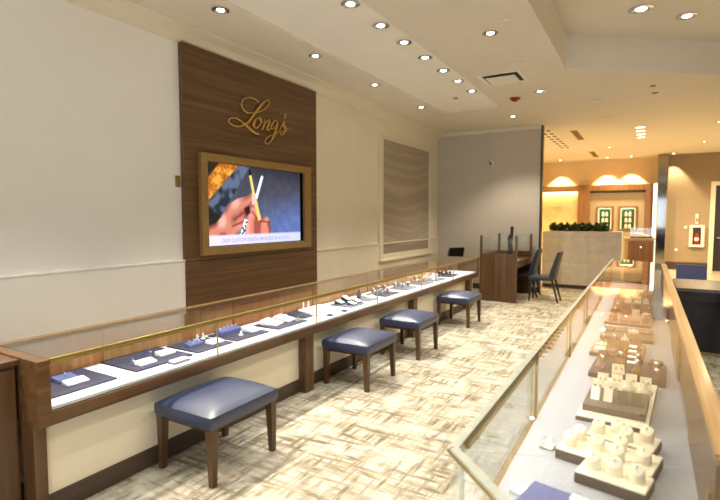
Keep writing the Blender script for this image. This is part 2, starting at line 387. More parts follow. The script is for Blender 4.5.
def smooth_path(pts, k=5):
    out = []
    P = [pts[0]] + pts + [pts[-1]]
    for i in range(1, len(P) - 2):
        p0, p1, p2, p3 = [Vector(q) for q in P[i - 1:i + 3]]
        for j in range(k):
            t = j / k
            out.append(.5 * ((2 * p1) + (-p0 + p2) * t + (2 * p0 - 5 * p1 + 4 * p2 - p3) * t * t + (-p0 + 3 * p1 - 3 * p2 + p3) * t ** 3))
    out.append(Vector(pts[-1])); return out
logo = {
 'letter_l': ([(4.76,3.09),(4.68,3.11),(4.6,3.11),(4.52,3.09),(4.47,3.05),(4.45,3.0),(4.48,2.95),(4.55,2.92),(4.65,2.94),(4.76,2.97),(4.86,3.02),(4.93,3.08),(4.96,3.13),(4.93,3.15),(4.87,3.12),(4.8,3.06),(4.71,2.97),(4.63,2.88),(4.56,2.81),(4.48,2.76),(4.39,2.73),(4.31,2.73),(4.25,2.75),(4.24,2.78),(4.28,2.81),(4.36,2.82),(4.44,2.8),(4.51,2.77),(4.59,2.73),(4.67,2.7),(4.76,2.69)], {15:1,16:1,17:1,18:.8,27:.7,28:1,29:1}),
 'letter_o': ([(4.78,2.9),(4.72,2.88),(4.67,2.83),(4.66,2.79),(4.68,2.76),(4.73,2.77),(4.78,2.82),(4.8,2.87),(4.79,2.9),(4.77,2.89),(4.79,2.86),(4.83,2.86)], {2:1,3:1}),
 'letter_n': ([(4.85,2.89),(4.87,2.88),(4.85,2.82),(4.81,2.75),(4.85,2.82),(4.91,2.88),(4.95,2.9),(4.95,2.87),(4.92,2.81),(4.91,2.77),(4.94,2.77),(4.98,2.8)], {2:1,7:1,8:1}),
 'letter_g': ([(5.11,2.91),(5.06,2.91),(5.01,2.86),(4.99,2.81),(5.02,2.8),(5.07,2.83),(5.12,2.9),(5.09,2.82),(5.04,2.72),(4.98,2.64),(4.91,2.59),(4.87,2.6),(4.88,2.64),(4.94,2.69),(5.05,2.73),(5.15,2.79)], {2:1,7:1,8:1}),
 'apostrophe': ([(5.27,3.03),(5.28,3.0),(5.25,2.97)], {0:1.2}),
 'letter_s': ([(5.15,2.79),(5.2,2.86),(5.25,2.93),(5.24,2.89),(5.27,2.85),(5.26,2.79),(5.21,2.75),(5.17,2.76),(5.2,2.79),(5.27,2.8),(5.34,2.86)], {3:1,4:1}),
}
lg = thing('script_sign', 'gold script lettering reading Long\'s mounted high on the walnut panel', 'sign', (XW + .07, 4.76, 2.9))
for k, (pts, hv) in logo.items():
    raw = [((0, y - 4.76, z - 2.9)) for y, z in pts]
    sp = smooth_path(raw, 6)
    rad = []
    for i in range(len(sp)):
        f = i / 6; a = hv.get(int(f), 0); b = hv.get(int(f) + 1, 0); t = f - int(f)
        rad.append(.0085 + .0085 * (a * (1 - t) + b * t))
    m_ = MB()
    P = [Vector((.0185, p.y, p.z)) for p in sp]
    m_.tube(P, .01, 6, rad)
    m_.build(k, M['gold'], lg, True)

# screen picture as a colour attribute on the screen's own grid
def inpoly(p, poly):
    x, y = p; c_ = False; n = len(poly); j = n - 1
    for i in range(n):
        xi, yi = poly[i]; xj, yj = poly[j]
        if (yi > y) != (yj > y) and x < (xj - xi) * (y - yi) / (yj - yi) + xi: c_ = not c_
        j = i
    return c_
def pdist(p, poly):
    best = 9
    for i in range(len(poly)):
        ax, ay = poly[i - 1]; bx, by = poly[i]
        dx, dy = bx - ax, by - ay; L = dx * dx + dy * dy or 1e-9
        t = max(0, min(1, ((p[0] - ax) * dx + (p[1] - ay) * dy) / L))
        best = min(best, hypot(p[0] - ax - t * dx, p[1] - ay - t * dy))
    return best if not inpoly(p, poly) else -best
def sm(e0, e1, x):
    t = max(0, min(1, (x - e0) / (e1 - e0))); return t * t * (3 - 2 * t)
def mixc(a, b, t): return tuple(a[i] * (1 - t) + b[i] * t for i in range(3))
plank = [(3.80,1.98),(4.10,2.30),(4.42,2.30),(3.91,1.84),(3.80,1.80)]
shade = [(3.80,1.76),(3.91,1.84),(4.4,2.27),(4.60,2.30),(4.10,1.68),(3.80,1.55)]
lhand = [(3.80,1.36),(3.80,1.52),(4.0,1.58),(4.10,1.66),(4.19,1.79),(4.35,1.87),(4.50,1.90),(4.60,1.95),(4.68,1.94),(4.66,1.84),(4.56,1.77),(4.49,1.72),(4.50,1.66),(4.49,1.58),(4.36,1.47),(4.30,1.36)]
rhand = [(4.48,1.36),(4.47,1.52),(4.51,1.64),(4.58,1.78),(4.66,1.86),(4.71,1.85),(4.72,1.72),(4.76,1.65),(4.90,1.65),(4.93,1.60),(4.92,1.56),(4.95,1.50),(4.95,1.36)]
pencil = [(4.555,2.16),(4.60,2.17),(4.655,1.96),(4.77,1.62),(4.71,1.60),(4.61,1.95)]
tip = [(4.57,2.27),(4.60,2.17),(4.555,2.16)]
silver = [(4.765,2.15),(4.79,2.18),(4.82,2.16),(4.70,1.87),(4.655,1.89)]
silver2 = [(4.47,1.63),(4.53,1.61),(4.46,1.42),(4.38,1.42)]
from mathutils import noise
def screen_colour(y, z):
    u = (y - 3.88) / 1.76; v = (z - 1.32) / .945
    nz = noise.noise(Vector((y * 9, z * 9, 0))); nf = noise.noise(Vector((y * 30, z * 30, 3)))
    c_ = mixc((66, 66, 76), (88, 100, 142), sm(.75, .1, v) )
    c_ = mixc(c_, (84, 104, 160), sm(.45, .9, u) * sm(.8, .2, v) * .8)
    c_ = tuple(q * (1 + .10 * nz + .08 * nf) for q in c_)
    c_ = mixc(c_, (30, 28, 34), sm(.80, 1.15, v + .12 * u) * .6)
    p = (y, z)
    c_ = mixc(c_, (46, 34, 24), sm(.02, -.02, pdist(p, [(3.8, 2.02), (4.12, 2.3), (3.8, 2.35)])))
    gray = mixc((86, 96, 118), (40, 44, 52), sm(-.2, .3, nz + (1.9 - z)))
    c_ = mixc(c_, gray, sm(.015, -.015, pdist(p, shade)))
    c_ = mixc(c_, (36, 34, 32), sm(.02, -.02, pdist(p, [(3.8, 1.76), (3.93, 1.74), (4.12, 1.64), (3.8, 1.4)])))
    d_ = pdist(p, plank); c_ = mixc(c_, mixc((150, 84, 30), (222, 154, 62), sm(-.4, .7, nz + nf * .6)), sm(.012, -.012, d_))
    for poly, base in ((lhand, (188, 118, 98)), (rhand, (200, 120, 98))):
        d_ = pdist(p, poly)
        ns = noise.noise(Vector((y * 5, z * 5, 7))); hl = mixc((120, 58, 50), base, sm(0, -.07, d_)); hl = mixc(hl, (228, 172, 156), sm(-.1, .6, ns + .9 * (v - .38)) * .8); hl = mixc(hl, (118, 60, 54), sm(.05, .5, -ns + .9 * (.22 - v)) * .7)
        c_ = mixc(c_, hl, sm(.008, -.008, d_))
    # creases between fingers
    for a, b in (((4.30, 1.62), (4.52, 1.74)), ((4.26, 1.54), (4.47, 1.60)), ((4.74, 1.60), (4.93, 1.58)), ((4.60, 1.72), (4.70, 1.62))):
        c_ = mixc(c_, (110, 40, 40), sm(.018, .004, abs(pdist(p, [a, b]))) * .7)
    c_ = mixc(c_, (60, 22, 30), sm(.01, -.02, pdist(p, [(4.46, 1.76), (4.56, 1.80), (4.58, 1.70), (4.50, 1.66)])))
    c_ = mixc(c_, (216, 188, 104), sm(.006, -.006, pdist(p, pencil)))
    c_ = mixc(c_, (20, 18, 20), sm(.006, -.006, pdist(p, tip)))
    c_ = mixc(c_, (212, 220, 238), sm(.006, -.006, pdist(p, silver)))
    c_ = mixc(c_, (226, 222, 226) if nf > -.1 else (40, 30, 40), sm(.006, -.006, pdist(p, silver2)))
    fr = [(4.60, 1.95), (4.68, 1.93), (4.67, 1.80), (4.60, 1.80)]
    c_ = mixc(c_, (240, 176, 160), sm(.01, -.015, pdist(p, fr)))
    bar = sm(1.455, 1.425, z); c_ = mixc(c_, mixc((214, 204, 226), (186, 190, 226), u), bar * .95)
    e = sm(5.60, 5.57, y); return tuple(max(0, q) * e for q in c_)
tvp = thing('video_screen', 'large video screen in a bronze frame showing hands holding a pencil, on walnut panel', 'screen', (XW + .07, 3.78, 1.22))
w = MB()
for q in ((0, .06, 0, 2.02, 0, .09), (0, .06, 0, 2.02, 1.05, 1.14), (0, .06, 0, .09, .09, 1.05), (0, .06, 1.87, 2.02, .09, 1.05)): w.box(*q, .004)
w.build('frame', M['bronze'], tvp)
MB().box(0, .02, .08, 1.90, .08, 1.06).build('bezel', M['black'], tvp)
nu, nv = 264, 142
vs = []; fs = []; cols = []
for j in range(nv + 1):
    for i in range(nu + 1):
        y = 3.88 + 1.76 * i / nu; z = 1.32 + .945 * j / nv
        vs.append((.022, y - 3.78, z - 1.22)); cols.append(screen_colour(y, z))
for j in range(nv):
    for i in range(nu):
        a = j * (nu + 1) + i; fs.append((a, a + 1, a + nu + 2, a + nu + 1))
me = bpy.data.meshes.new('display'); me.from_pydata(vs, [], fs)
ca = me.color_attributes.new('picture', 'FLOAT_COLOR', 'POINT')
for i, q in enumerate(cols): ca.data[i].color = (lin(min(255, q[0])), lin(min(255, q[1])), lin(min(255, q[2])), 1)
m_, nt, out = newmat('screen_picture')
at = nt.nodes.new('ShaderNodeAttribute'); at.attribute_name = 'picture'
e_ = N(nt, 'ShaderNodeEmission', Strength=1.35); nt.links.new(at.outputs[0], e_.inputs[0])
nt.links.new(e_.outputs[0], out.inputs[0])
SCREENMAT = e_
me.materials.append(m_)
o = bpy.data.objects.new('display', me); COL.objects.link(o); o.parent = tvp
def text_mesh(body, size, name, mat, parent, loc, rot, depth=0.0, align='CENTER'):
    cu = bpy.data.curves.new(name, 'FONT'); cu.body = body; cu.size = size; cu.align_x = align; cu.extrude = depth
    to = bpy.data.objects.new('t', cu); COL.objects.link(to)
    bpy.context.view_layer.update()
    me_ = bpy.data.meshes.new_from_object(to.evaluated_get(bpy.context.evaluated_depsgraph_get()))
    bpy.data.objects.remove(to)
    me_.name = name; me_.materials.clear(); me_.materials.append(mat)
    ob = bpy.data.objects.new(name, me_); COL.objects.link(ob); ob.parent = parent; ob.location = loc; ob.rotation_euler = rot
    return ob
text_mesh('OUR CUSTOM DESIGN PROCESS IN ACTION', .062, 'caption', emit('caption_ink', rgb(140, 136, 176), 1.2), tvp, (.024, 4.71 - 3.78, 1.352 - 1.22), (radians(90), 0, radians(90)))

# ------------------------------------------------------------------ art panel, crown camera, small wall things
ap = thing('art_panel', 'tall grey wavy strata artwork in a cream frame on the left wall', 'artwork', (XW, 8.07, .83))
w = MB(); W_, H_ = 2.48, 2.34
for q in ((0, .06, 0, W_, 0, .11), (0, .06, 0, W_, H_ - .06, H_), (0, .06, 0, .12, .11, H_ - .06), (0, .06, W_ - .1, W_, .11, H_ - .06)): w.box(*q, .006)
w.box(0, .085, -.02, W_ + .02, -.02, .02, .004); w.build('frame', M['trim'], ap)
MB().box(.0, .03, .1, W_ - .08, .09, H_ - .05).build('picture', M['art'], ap)
tag(MB().box(0, .014, -.03, .03, -.06, .06, .004).build('wall_switch', M['bronze'], loc=(XW + .012, 3.55, 2.03)), 'small bronze wall switch on the white wall beside the walnut panel', 'switch')
cam_t = thing('security_camera', 'small white dome security camera high on the grey partition wall', 'security camera', (-3.07, YB, 2.86))
w = MB(); w.ball((0, -.05, 0), .055, (1, 1, 1), 3); w.build('housing', M['plastic'], cam_t, True)
MB().lathe([(.045, 0), (.045, .02)], (0, 0, 0)).build('mount', M['plastic'], cam_t).rotation_euler = (radians(90), 0, 0)
MB().ball((.0, -.088, -.015), .028, (1, 1, 1), 2).build('lens', M['black'], cam_t, True)

# ------------------------------------------------------------------ lamps
def spot(name, loc, col, power, angle, blend, rad, parent, target=None):
    L = bpy.data.lights.new(name, 'SPOT'); L.energy = power; L.color = col; L.spot_size = radians(angle); L.spot_blend = blend; L.shadow_soft_size = rad
    o = bpy.data.objects.new(name, L); COL.objects.link(o); o.parent = parent; o.location = loc
    if target: o.rotation_euler = Vector(target).to_track_quat('-Z', 'Y').to_euler()
    return o
COOL = (.90, .95, 1.0); WARM = (1.0, .89, .74); AMB = (1.0, .78, .46)
def downlight(x, y, z, lens, col, power, angle, label, group, r=.07, blend=.6, target=None, trim='steel'):
    t = thing('downlight', label, 'ceiling light', (x, y, z), 0, group)
    w = MB()
    n = 28
    prof = [(r * 1.0, -.002), (r * 1.3, -.002), (r * 1.32, -.008), (r * .98, -.012), (r * .9, -.002)]
    rings = [[w.bm.verts.new((a * cos(2 * pi * i / n), a * sin(2 * pi * i / n), b)) for i in range(n)] for a, b in prof]
    for a, b in zip(rings, rings[1:]):
        for i in range(n): w.bm.faces.new([a[i], a[(i + 1) % n], b[(i + 1) % n], b[i]])
    w.build('trim_ring', M[trim], t, True)
    MB().lathe([(r * .93, -.003), (r * .6, -.004)], n=24).build('reflector', M['steel'], t, True)
    MB().lathe([(r * .62, -.005), (r * .5, -.012), (r * .2, -.014)], n=24).build('lamp', M[lens], t, True)
    spot('lamp_light', (0, 0, -.04), col, power, angle, blend, .04, t, target)
    return t
ORD = ['nearest', 'second', 'third', 'fourth', 'fifth', 'sixth', 'farthest']
P1, P2, P3, P4, P5 = 340, 24, 75, 105, 420
for i, y in enumerate([3.44, 4.97, 6.47, 8.19]):
    downlight(-3.54, y, ZC, 'lamp_warm', WARM, P1, 84, ['nearest', 'second', 'third', 'farthest'][i] + ' of the four warm downlights along the left wall', 'warm downlights beside the left wall', .062, .8, (.34, 0, -1))
for i, y in enumerate([4.02, 4.62, 5.19, 5.80, 6.43, 7.02, 7.68]):
    downlight(-2.46, y, ZC + DZ, 'lamp_cool', COOL, P2, 95, ORD[i] + ' of the seven bluish downlights in the shallow ceiling strip', 'bluish downlights in the ceiling strip', .068)
for i, (x, y) in enumerate([(-1.51, 5.31), (-1.51, 8.09), (-2.32, 9.81)]):
    downlight(x, y, ZC, 'lamp_warm', WARM, P3 * (1 if i < 2 else 2.2), 110, ['single downlight in the plain ceiling nearer than the square vent', 'single downlight in the plain ceiling beyond the square vent', 'small downlight just in front of the grey partition wall'][i], 'single downlights in the plain ceiling', .062)
for i, (x, y) in enumerate([(-.15, 6.65), (.32, 7.15)]):
    downlight(x, y, ZV, 'lamp_warm', (1, .93, .80), P4, 110, ['larger bright round downlight in the raised ceiling bay', 'dimmer downlight farther right in the raised ceiling bay'][i], 'downlights in the raised ceiling bay', [.10, .085][i])
off = 'recessed downlight beyond the edges of the picture'
for y in (-1.0, .5, 1.95): downlight(-3.54, y, ZC, 'lamp_warm', WARM, P1, 84, off, 'downlights outside the picture', .062, .8, (.34, 0, -1))
for y in (1.0, 1.65, 2.25, 2.85, 3.43): downlight(-2.46, y, ZC + DZ, 'lamp_cool', COOL, P2, 95, off, 'downlights outside the picture', .068)
for x, y in ((-1.51, 2.5), (-1.51, -.3)): downlight(x, y, ZC, 'lamp_warm', WARM, P3, 110, off, 'downlights outside the picture', .062)
for x, y in ((.1, 1.5), (.1, 3.2), (.1, 4.9), (1.8, 4.9), (1.8, 2.2), (3.6, 3.5), (3.6, 6.5), (2.2, 8.2), (3.6, .5), (.8, -1.5), (3.0, -2)): downlight(x, y, ZV, 'lamp_warm', (1, .93, .80), P4, 110, off, 'downlights outside the picture', .09)
# far zone
for i, (x, y) in enumerate([(-2.66, 18.13), (-1.22, 18.13), (-.52, 18.13), (.62, 17.98)]):
    downlight(x, y, ZC, 'lamp_amber', AMB, P5 * (1 if i < 3 else .45), 74, ['wall washer above the amber niche left of the wooden portal', 'wall washer above the left green display case', 'wall washer above the right green display case', 'wall washer over the mirror column by the far wall'][i], 'wall washer downlights along the far wall', .07, .35, target=(0, .12, -1))
for x, y in ((-3.2, 14), (-1.0, 15.5), (1.2, 12.5), (1.2, 15.6), (3.2, 14.2)):
    downlight(x, y, ZC, 'lamp_amber', AMB, 380, 160, {(-3.2, 14): 'downlight hidden behind the grey partition wall', (-1.0, 15.5): 'small dim downlight in the warm ceiling ahead of the far wall', (1.2, 12.5): 'small downlight in the warm ceiling at the right edge, nearer one', (1.2, 15.6): 'small downlight in the warm ceiling at the right edge, farther one', (3.2, 14.2): off}[(x, y)], 'downlights in the warm far ceiling' if x != 3.2 else 'downlights outside the picture', .05)
fl = [12.39, 12.89, 13.44, 13.94]
for i, y in enumerate(fl):
    t = thing('slot_light', ['nearest', 'second', 'third', 'farthest'][i] + ' of the four short light slots stacked in the warm ceiling', 'ceiling light', (-.21, y, ZC), 0, 'four light slots in the warm ceiling')
    MB().box(-.11, .11, -.06, .06, -.008, -.001).build('trim_frame', M['plastic'], t)
    MB().box(-.08, .08, -.035, .035, -.012, -.008).build('lamp', M['lamp_amber'], t)
    spot('lamp_light', (0, 0, -.03), AMB, 40, 120, .8, .05, t)

# vents and detectors
cv = thing('ceiling_vent', 'square white air vent in the ceiling in front of the red detector', 'vent', (-1.82, 7.08, ZC))
w = MB()
for q in ((-.30, .30, -.30, -.24), (-.30, .30, .24, .30), (-.30, -.24, -.24, .24), (.24, .30, -.24, .24)): w.box(q[0], q[1], q[2], q[3], -.012, -.001, .002)
w.build('frame', M['plastic'], cv)
MB().box(-.2, .2, -.2, .2, -.035, -.03, .002).build('centre_plate', M['plastic'], cv)
MB().box(-.24, .24, -.24, .24, -.004, -.001).build('duct_opening', M['black'], cv)
w = MB(); w.lathe([(.055, -.001), (.06, -.02), (.045, -.05), (.02, -.06)], (0, 0, 0))
sd = thing('smoke_detector', 'dark red round smoke detector on the ceiling behind the square vent', 'detector', (-1.95, 8.36, ZC))
MB().lathe([(.085, -.001), (.085, -.018), (.07, -.03)], (0, 0, 0)).build('base', M['red'], sd, True)
w.build('head', M['red'], sd, True)
for (x, y, lab, rr) in ((-1.28, 5.05, 'small white ceiling sensor disc nearest the raised bay', .05), (-1.50, 6.50, 'flat round ceiling disc between the vent and the near downlight', .09), (-.8, 9.19, 'oval speaker disc in the warm ceiling, nearer of two', .09), (-.76, 10.83, 'oval speaker disc in the warm ceiling, farther of two', .09), (-2.84, 8.0, 'tiny grey sensor disc in the ceiling strip near its far end', .04), (.0, 8.62, 'small bronze ceiling sprinkler just past the raised bay', .04), (.03, 9.12, 'small ceiling sprinkler second past the raised bay', .045)):
    tag(MB().lathe([(rr, -.001), (rr, -.008), (rr * .8, -.014)], (0, 0, 0)).build('ceiling_disc', M['ceiling'] if rr > .045 else M['bronze'], None, True, (x, y, ZC if x > -2.5 else ZC + DZ)), lab, 'ceiling fitting')
sv = thing('slot_diffuser', 'ceiling air diffuser with a double row of black slots beside the partition', 'vent', (-2.08, 11.7, ZC))
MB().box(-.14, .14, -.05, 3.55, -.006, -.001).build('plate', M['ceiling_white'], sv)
for r_ in (-.07, .07):
    for k in range(8): MB().box(r_ - .045, r_ + .045, .05 + k * .44, .27 + k * .44, -.012, -.005).build('slot', M['black'], sv)
for (y, lab) in ((12.2, 'bronze linear air grille in the warm ceiling, nearer of the two'), (16.3, 'bronze linear air grille in the warm ceiling, farther of the two')):
    t = thing('air_grille', lab, 'vent', (-1.52, y, ZC), 0, 'bronze ceiling grilles')
    w = MB(); w.box(-.065, .065, -.02, 1.32, -.006, -.001); w.build('backing', M['black'], t)
    w = MB()
    for k in range(3): w.box(-.055 + k * .045, -.035 + k * .045, 0, 1.3, -.02, -.006)
    w.box(-.075, .075, -.03, 0, -.02, -.001); w.box(-.075, .075, 1.3, 1.33, -.02, -.001)
    w.build('louvres', M['bronze'], t)

# ------------------------------------------------------------------ long wall-side showcase
X0, X1, Y0, Y1 = -3.31, -2.71, 1.31, 8.97
ZT, ZD, ZB = .90, .635, .54
lc = thing('wall_showcase', 'long walnut and glass jewellery counter with cream base along the left wall', 'display counter', (X0, Y0, 0))
def L(mb, name, mat, parent=None, sm_=False):
    o = mb.build(name, mat, parent or lc, sm_)
    if parent is None: o.location = (-X0, -Y0, 0)
    return o
seams = [1.37, 2.55, 3.81, 5.04, 6.35, 7.65, 8.92]
L(MB().box(X0 + .05, X1 + .0, Y0 + .05, Y1 - .04, ZB, ZD - .02).box(X0 + .05, X1 + .008, Y0 + .05, Y1 - .04, ZB + .0, ZD - .02, .003), 'fascia', M['walnut_c'])
L(MB().box(X0 + .06, X1 - .012, Y0 + .06, Y1 - .05, ZD - .018, ZD), 'deck', M['deck'])
L(MB().box(X0, X1 + .012, Y0 - .01, Y0 + .055, ZB, ZT, .004), 'near_end_panel', M['walnut_c'])
L(MB().box(X0, X1 + .02, Y1 - .04, Y1, ZB, ZT, .004), 'far_end_panel', M['walnut_c'])
for a, b in zip(seams, seams[1:]):
    L(MB().box(X1 - .010, X1 - .002, a + .002, b - .002, ZD - .018, ZT - .032), 'front_glass', M['glass'])
    L(MB().box(X0 + .055, X1 - .012, a + .002, b - .002, ZT - .010, ZT - .002), 'top_glass', M['tglass'])
for y in seams[1:-1]:
    L(MB().box(X1 - .016, X1 - .001, y - .003, y + .003, ZD, ZT - .03), 'glass_clip', M['brass'])
L(MB().box(X1 - .014, X1 + .008, Y0 + .06, Y1 - .04, ZT - .030, ZT - .016, .003).box(X1 - .012, X1 + .004, Y0 + .06, Y1 - .04, ZT - .016, ZT + .001, .003), 'front_rail', M['brass'])
L(MB().box(X0, X0 + .055, Y0 + .06, Y1 - .04, ZT - .03, ZT, .003), 'back_rail', M['walnut_c'])
L(MB().box(X0 + .055, X0 + .062, Y0 + .06, Y1 - .04, ZT - .008, ZT + .001), 'back_trim', M['bronze'])
nd = 12; dl = (Y1 - .05 - (Y0 + .07)) / nd
for k in range(nd):
    a = Y0 + .07 + k * dl
    L(MB().box(X0 + .02 + (k % 2) * .012, X0 + .032 + (k % 2) * .012, a, a + dl + (.02 if k < nd - 1 else 0), ZD - .02, ZT - .03, .002), 'sliding_door', M[['orange', 'orange2', 'orange', 'orange3'][k % 4]])
L(MB().box(X0 + .08, -2.80, Y0 + .06, Y1 - .02, .12, ZB, .002), 'base_panel', M['cream_panel'])
L(MB().box(X0 + .08, -2.785, Y0 + .06, Y1 - .02, 0, .12, .002), 'kick_board', M['kick'])
L(MB().box(-2.90, -2.775, Y0 - .005, Y0 + .06, 0, ZB, .003), 'leg', M['walnut_v'])
for y in (3.62, 6.06, 8.50): L(MB().box(-2.79, X1 + .004, y, y + .125, 0, ZB, .003), 'leg', M['walnut_v'])
L(MB().box(X1 - .030, X1 - .016, Y0 + .07, Y1 - .05, ZT - .026, ZT - .014), 'light_strip', emit('added_case_led', (.90, .95, 1, 1), 2.0))  # glowing strip added out of sight behind the rail to brighten the deck
def case_light(parent, loc, sx, sy, power, col, rot=(0, 0, 0)):
    A = bpy.data.lights.new('strip_light', 'AREA'); A.shape = 'RECTANGLE'; A.size = sx; A.size_y = sy; A.energy = power; A.color = col
    o = bpy.data.objects.new('strip_light', A); COL.objects.link(o); o.parent = parent; o.location = loc; o.rotation_euler = rot
    return o
case_light(lc, (.565, (Y1 - Y0) / 2, ZT - .032), .012, Y1 - Y0 - .2, 13, (.90, .93, 1), (0, radians(22), 0))  # unseen area light added along that strip

# return cabinet at the left edge
rc = thing('return_cabinet', 'dark walnut cabinet at the left edge beside the near end of the wall counter', 'cabinet', (-4.0, .45, 0))
MB().box(0, 1.06, 0, .84, 0, .10).build('plinth', M['kick'], rc)
MB().box(0, 1.10, 0, .84, .10, .86, .003).build('body', M['walnut_v'], rc)
MB().box(-.0, 1.12, -.01, .85, .86, .89, .004).build('top', M['walnut_v'], rc)
for y in (.02, .44): MB().box(1.10, 1.115, y, y + .39, .13, .84, .003).build('door', M['walnut_v'], rc)

# ------------------------------------------------------------------ stools
def cushion(sx, sy, h, dome, n=18):
    w = MB(); vs = []; fs = []
    def rr(u, v):  # rounded square mapping
        return u * sx / 2, v * sy / 2
    for j in range(n + 1):
        for i in range(n + 1):
            u = -1 + 2 * i / n; v = -1 + 2 * j / n
            e = (1 - abs(u) ** 6) * (1 - abs(v) ** 6)
            edge = max(abs(u), abs(v)); k = .985 if edge >= .999 else 1
            x, y = rr(u * k, v * k)
            # soften corners
            cr = max(0, abs(u) + abs(v) - 1.86); x *= 1 - .10 * cr; y *= 1 - .10 * cr
            z = h - .014 * (1 - e ** .5) + dome * (1 - u * u) * (1 - v ** 4) * .9
            vs.append((x, y, z))
    for j in range(n):
        for i in range(n):
            a = j * (n + 1) + i; fs.append((a, a + 1, a + n + 2, a + n + 1))
    per = [i for i in range(n + 1)] + [j * (n + 1) + n for j in range(1, n + 1)] + [n * (n + 1) + i for i in range(n - 1, -1, -1)] + [j * (n + 1) for j in range(n - 1, 0, -1)]
    m = len(per); base = len(vs)
    for lev, (z, sc) in enumerate([(h * .62, 1.012), (h * .25, 1.012), (0, .99)]):
        for p in per: vs.append((vs[p][0] * sc, vs[p][1] * sc, z))
    prev = per
    for lev in range(3):
        cur = [base + lev * m + q for q in range(m)]
        for q in range(m): fs.append((prev[q], prev[(q + 1) % m], cur[(q + 1) % m], cur[q]))
        prev = cur
    fs.append(tuple(prev)); w.quadset(vs, fs); return w
def make_stool(label, loc, rz=0):
    t = thing('stool', label, 'stool', loc, rz, 'navy leather stools along the wall counter')
    s = cushion(.53, .63, .092, .040).build('seat', M['leather'], t, True, (0, 0, .365))
    MB().box(-.225, .225, -.28, .28, .335, .366).build('seat_frame', M['stoolwood'], t)
    for sx in (-1, 1):
        for sy in (-1, 1):
            w = MB().frustum((sx * .232, sy * .275, 0), (.036, .036), (sx * .226, sy * .272, .366), (.056, .056))
            w.build('leg', M['stoolwood'], t)
    return t
spots_ = [(-2.475, 2.32), (-2.47, 4.22), (-2.47, 5.42), (-2.485, 7.30)]
labs = ['navy leather stool nearest the viewer, below the near half of the counter', 'second navy leather stool from the viewer, just past the first counter leg', 'third navy leather stool from the viewer, by the second counter leg', 'farthest navy leather stool, near the far end of the wall counter']
st0 = make_stool(labs[0], (*spots_[0], 0))
for (x, y), lb in zip(spots_[1:], labs[1:]):
    c_ = copy_tree(st0); c_.location = (x, y, 0); c_['label'] = lb

# ------------------------------------------------------------------ jewellery helpers
def pad(x, y, sx, sy, z, h, mat, label, rz=0, name='display_pad', cat='display pad', group=None, bev=.004):
    return tag(MB().box(-sx / 2, sx / 2, -sy / 2, sy / 2, 0, h, bev).build(name, M[mat], None, False, (x, y, z)), label, cat, group) if not rz else _rot(tag(MB().box(-sx / 2, sx / 2, -sy / 2, sy / 2, 0, h, bev).build(name, M[mat], None, False, (x, y, z)), label, cat, group), rz)
def _rot(o, rz): o.rotation_euler = (0, 0, rz); return o
def wedge(x, y, sx, sy, z, h0, h1, mat, label, rz=0, name='price_card', cat='card', group=None):
    # low edge h0 on +x side (towards the shopper), high edge h1 behind
    w = MB(); w.prism_y([(-sx / 2, 0), (sx / 2, 0), (sx / 2, h0), (-sx / 2, h1)], -sy / 2, sy / 2)
    bmesh.ops.bevel(w.bm, geom=list(w.bm.edges), offset=.002, segments=1, affect='EDGES')
    o = w.build(name, M[mat], None, False, (x, y, z)); o.rotation_euler = (0, 0, rz); return tag(o, label, cat, group)
def ring_parts(par, x, y, z, metal='steel', R=.011, axis='y'):
    r = MB().torus((x, y, z + R * .55), R, .0022, axis, 18, 6).build('ring', M[metal], par, True)
    MB().ball((x, y, z + R * 1.55 + .003), .0055, (1, 1, .7), 1).build('stone', M['gem'], r)
def ring_block(x, y, sx, sy, h, z, mat, n, label, rz=0, metal='steel', cols=1, group=None):
    t = thing('ring_stand', label, 'jewellery stand', (x, y, z), rz, group)
    w = MB(); w.prism_y([(-sx / 2, 0), (sx / 2, 0), (sx / 2, h * .6), (-sx / 2, h)], -sy / 2, sy / 2)
    bmesh.ops.bevel(w.bm, geom=list(w.bm.edges), offset=.003, segments=2, affect='EDGES')
    w.build('block', M[mat], t)
    for c_ in range(cols):
        xx = (c_ + .5) / cols * sx - sx / 2
        zz = h + (xx + sx / 2) / sx * (-.4 * h)
        for i in range(n): ring_parts(t, xx, (i + .5) / n * sy - sy / 2, zz, metal)
    return t
def finger_stand(x, y, z, h, mat, label, rz=0, metal='steel', group=None, tilt=0):
    t = thing('ring_finger', label, 'jewellery stand', (x, y, z), rz, group)
    MB().lathe([(.020, 0), (.020, .006), (.012, .010), (.009, h * .6), (.005, h)], n=16).build('cone', M[mat], t, True)
    r = MB().torus((0, 0, h * .62), .0112, .0022, 'z', 18, 6).build('ring', M[metal], t, True)
    MB().ball((.013, 0, h * .62), .005, (1, 1, 1), 1).build('stone', M['gem'], r)
    return t
def tshape_stand(x, y, z, w_, h, mat, label, rz=0, metal='steel', group=None):
    """slanted upright card with earrings or a pendant"""
    t = thing('earring_stand', label, 'jewellery stand', (x, y, z), rz, group)
    w = MB(); w.prism_y([(-.016, 0), (.022, 0), (.022, .008), (-.002, h), (-.012, h)], -w_ / 2, w_ / 2)
    w.build('easel', M[mat], t)
    for s_ in (-1, 1):
        e = MB().ball((.010, s_ * w_ * .22, h * .62), .0055, (.7, 1, 1), 1).build('earring', M[metal], t, True)
        MB().torus((.012, s_ * w_ * .22, h * .62 - .012), .007, .0014, 'x', 14, 5).build('drop', M[metal], e, True)
    return t
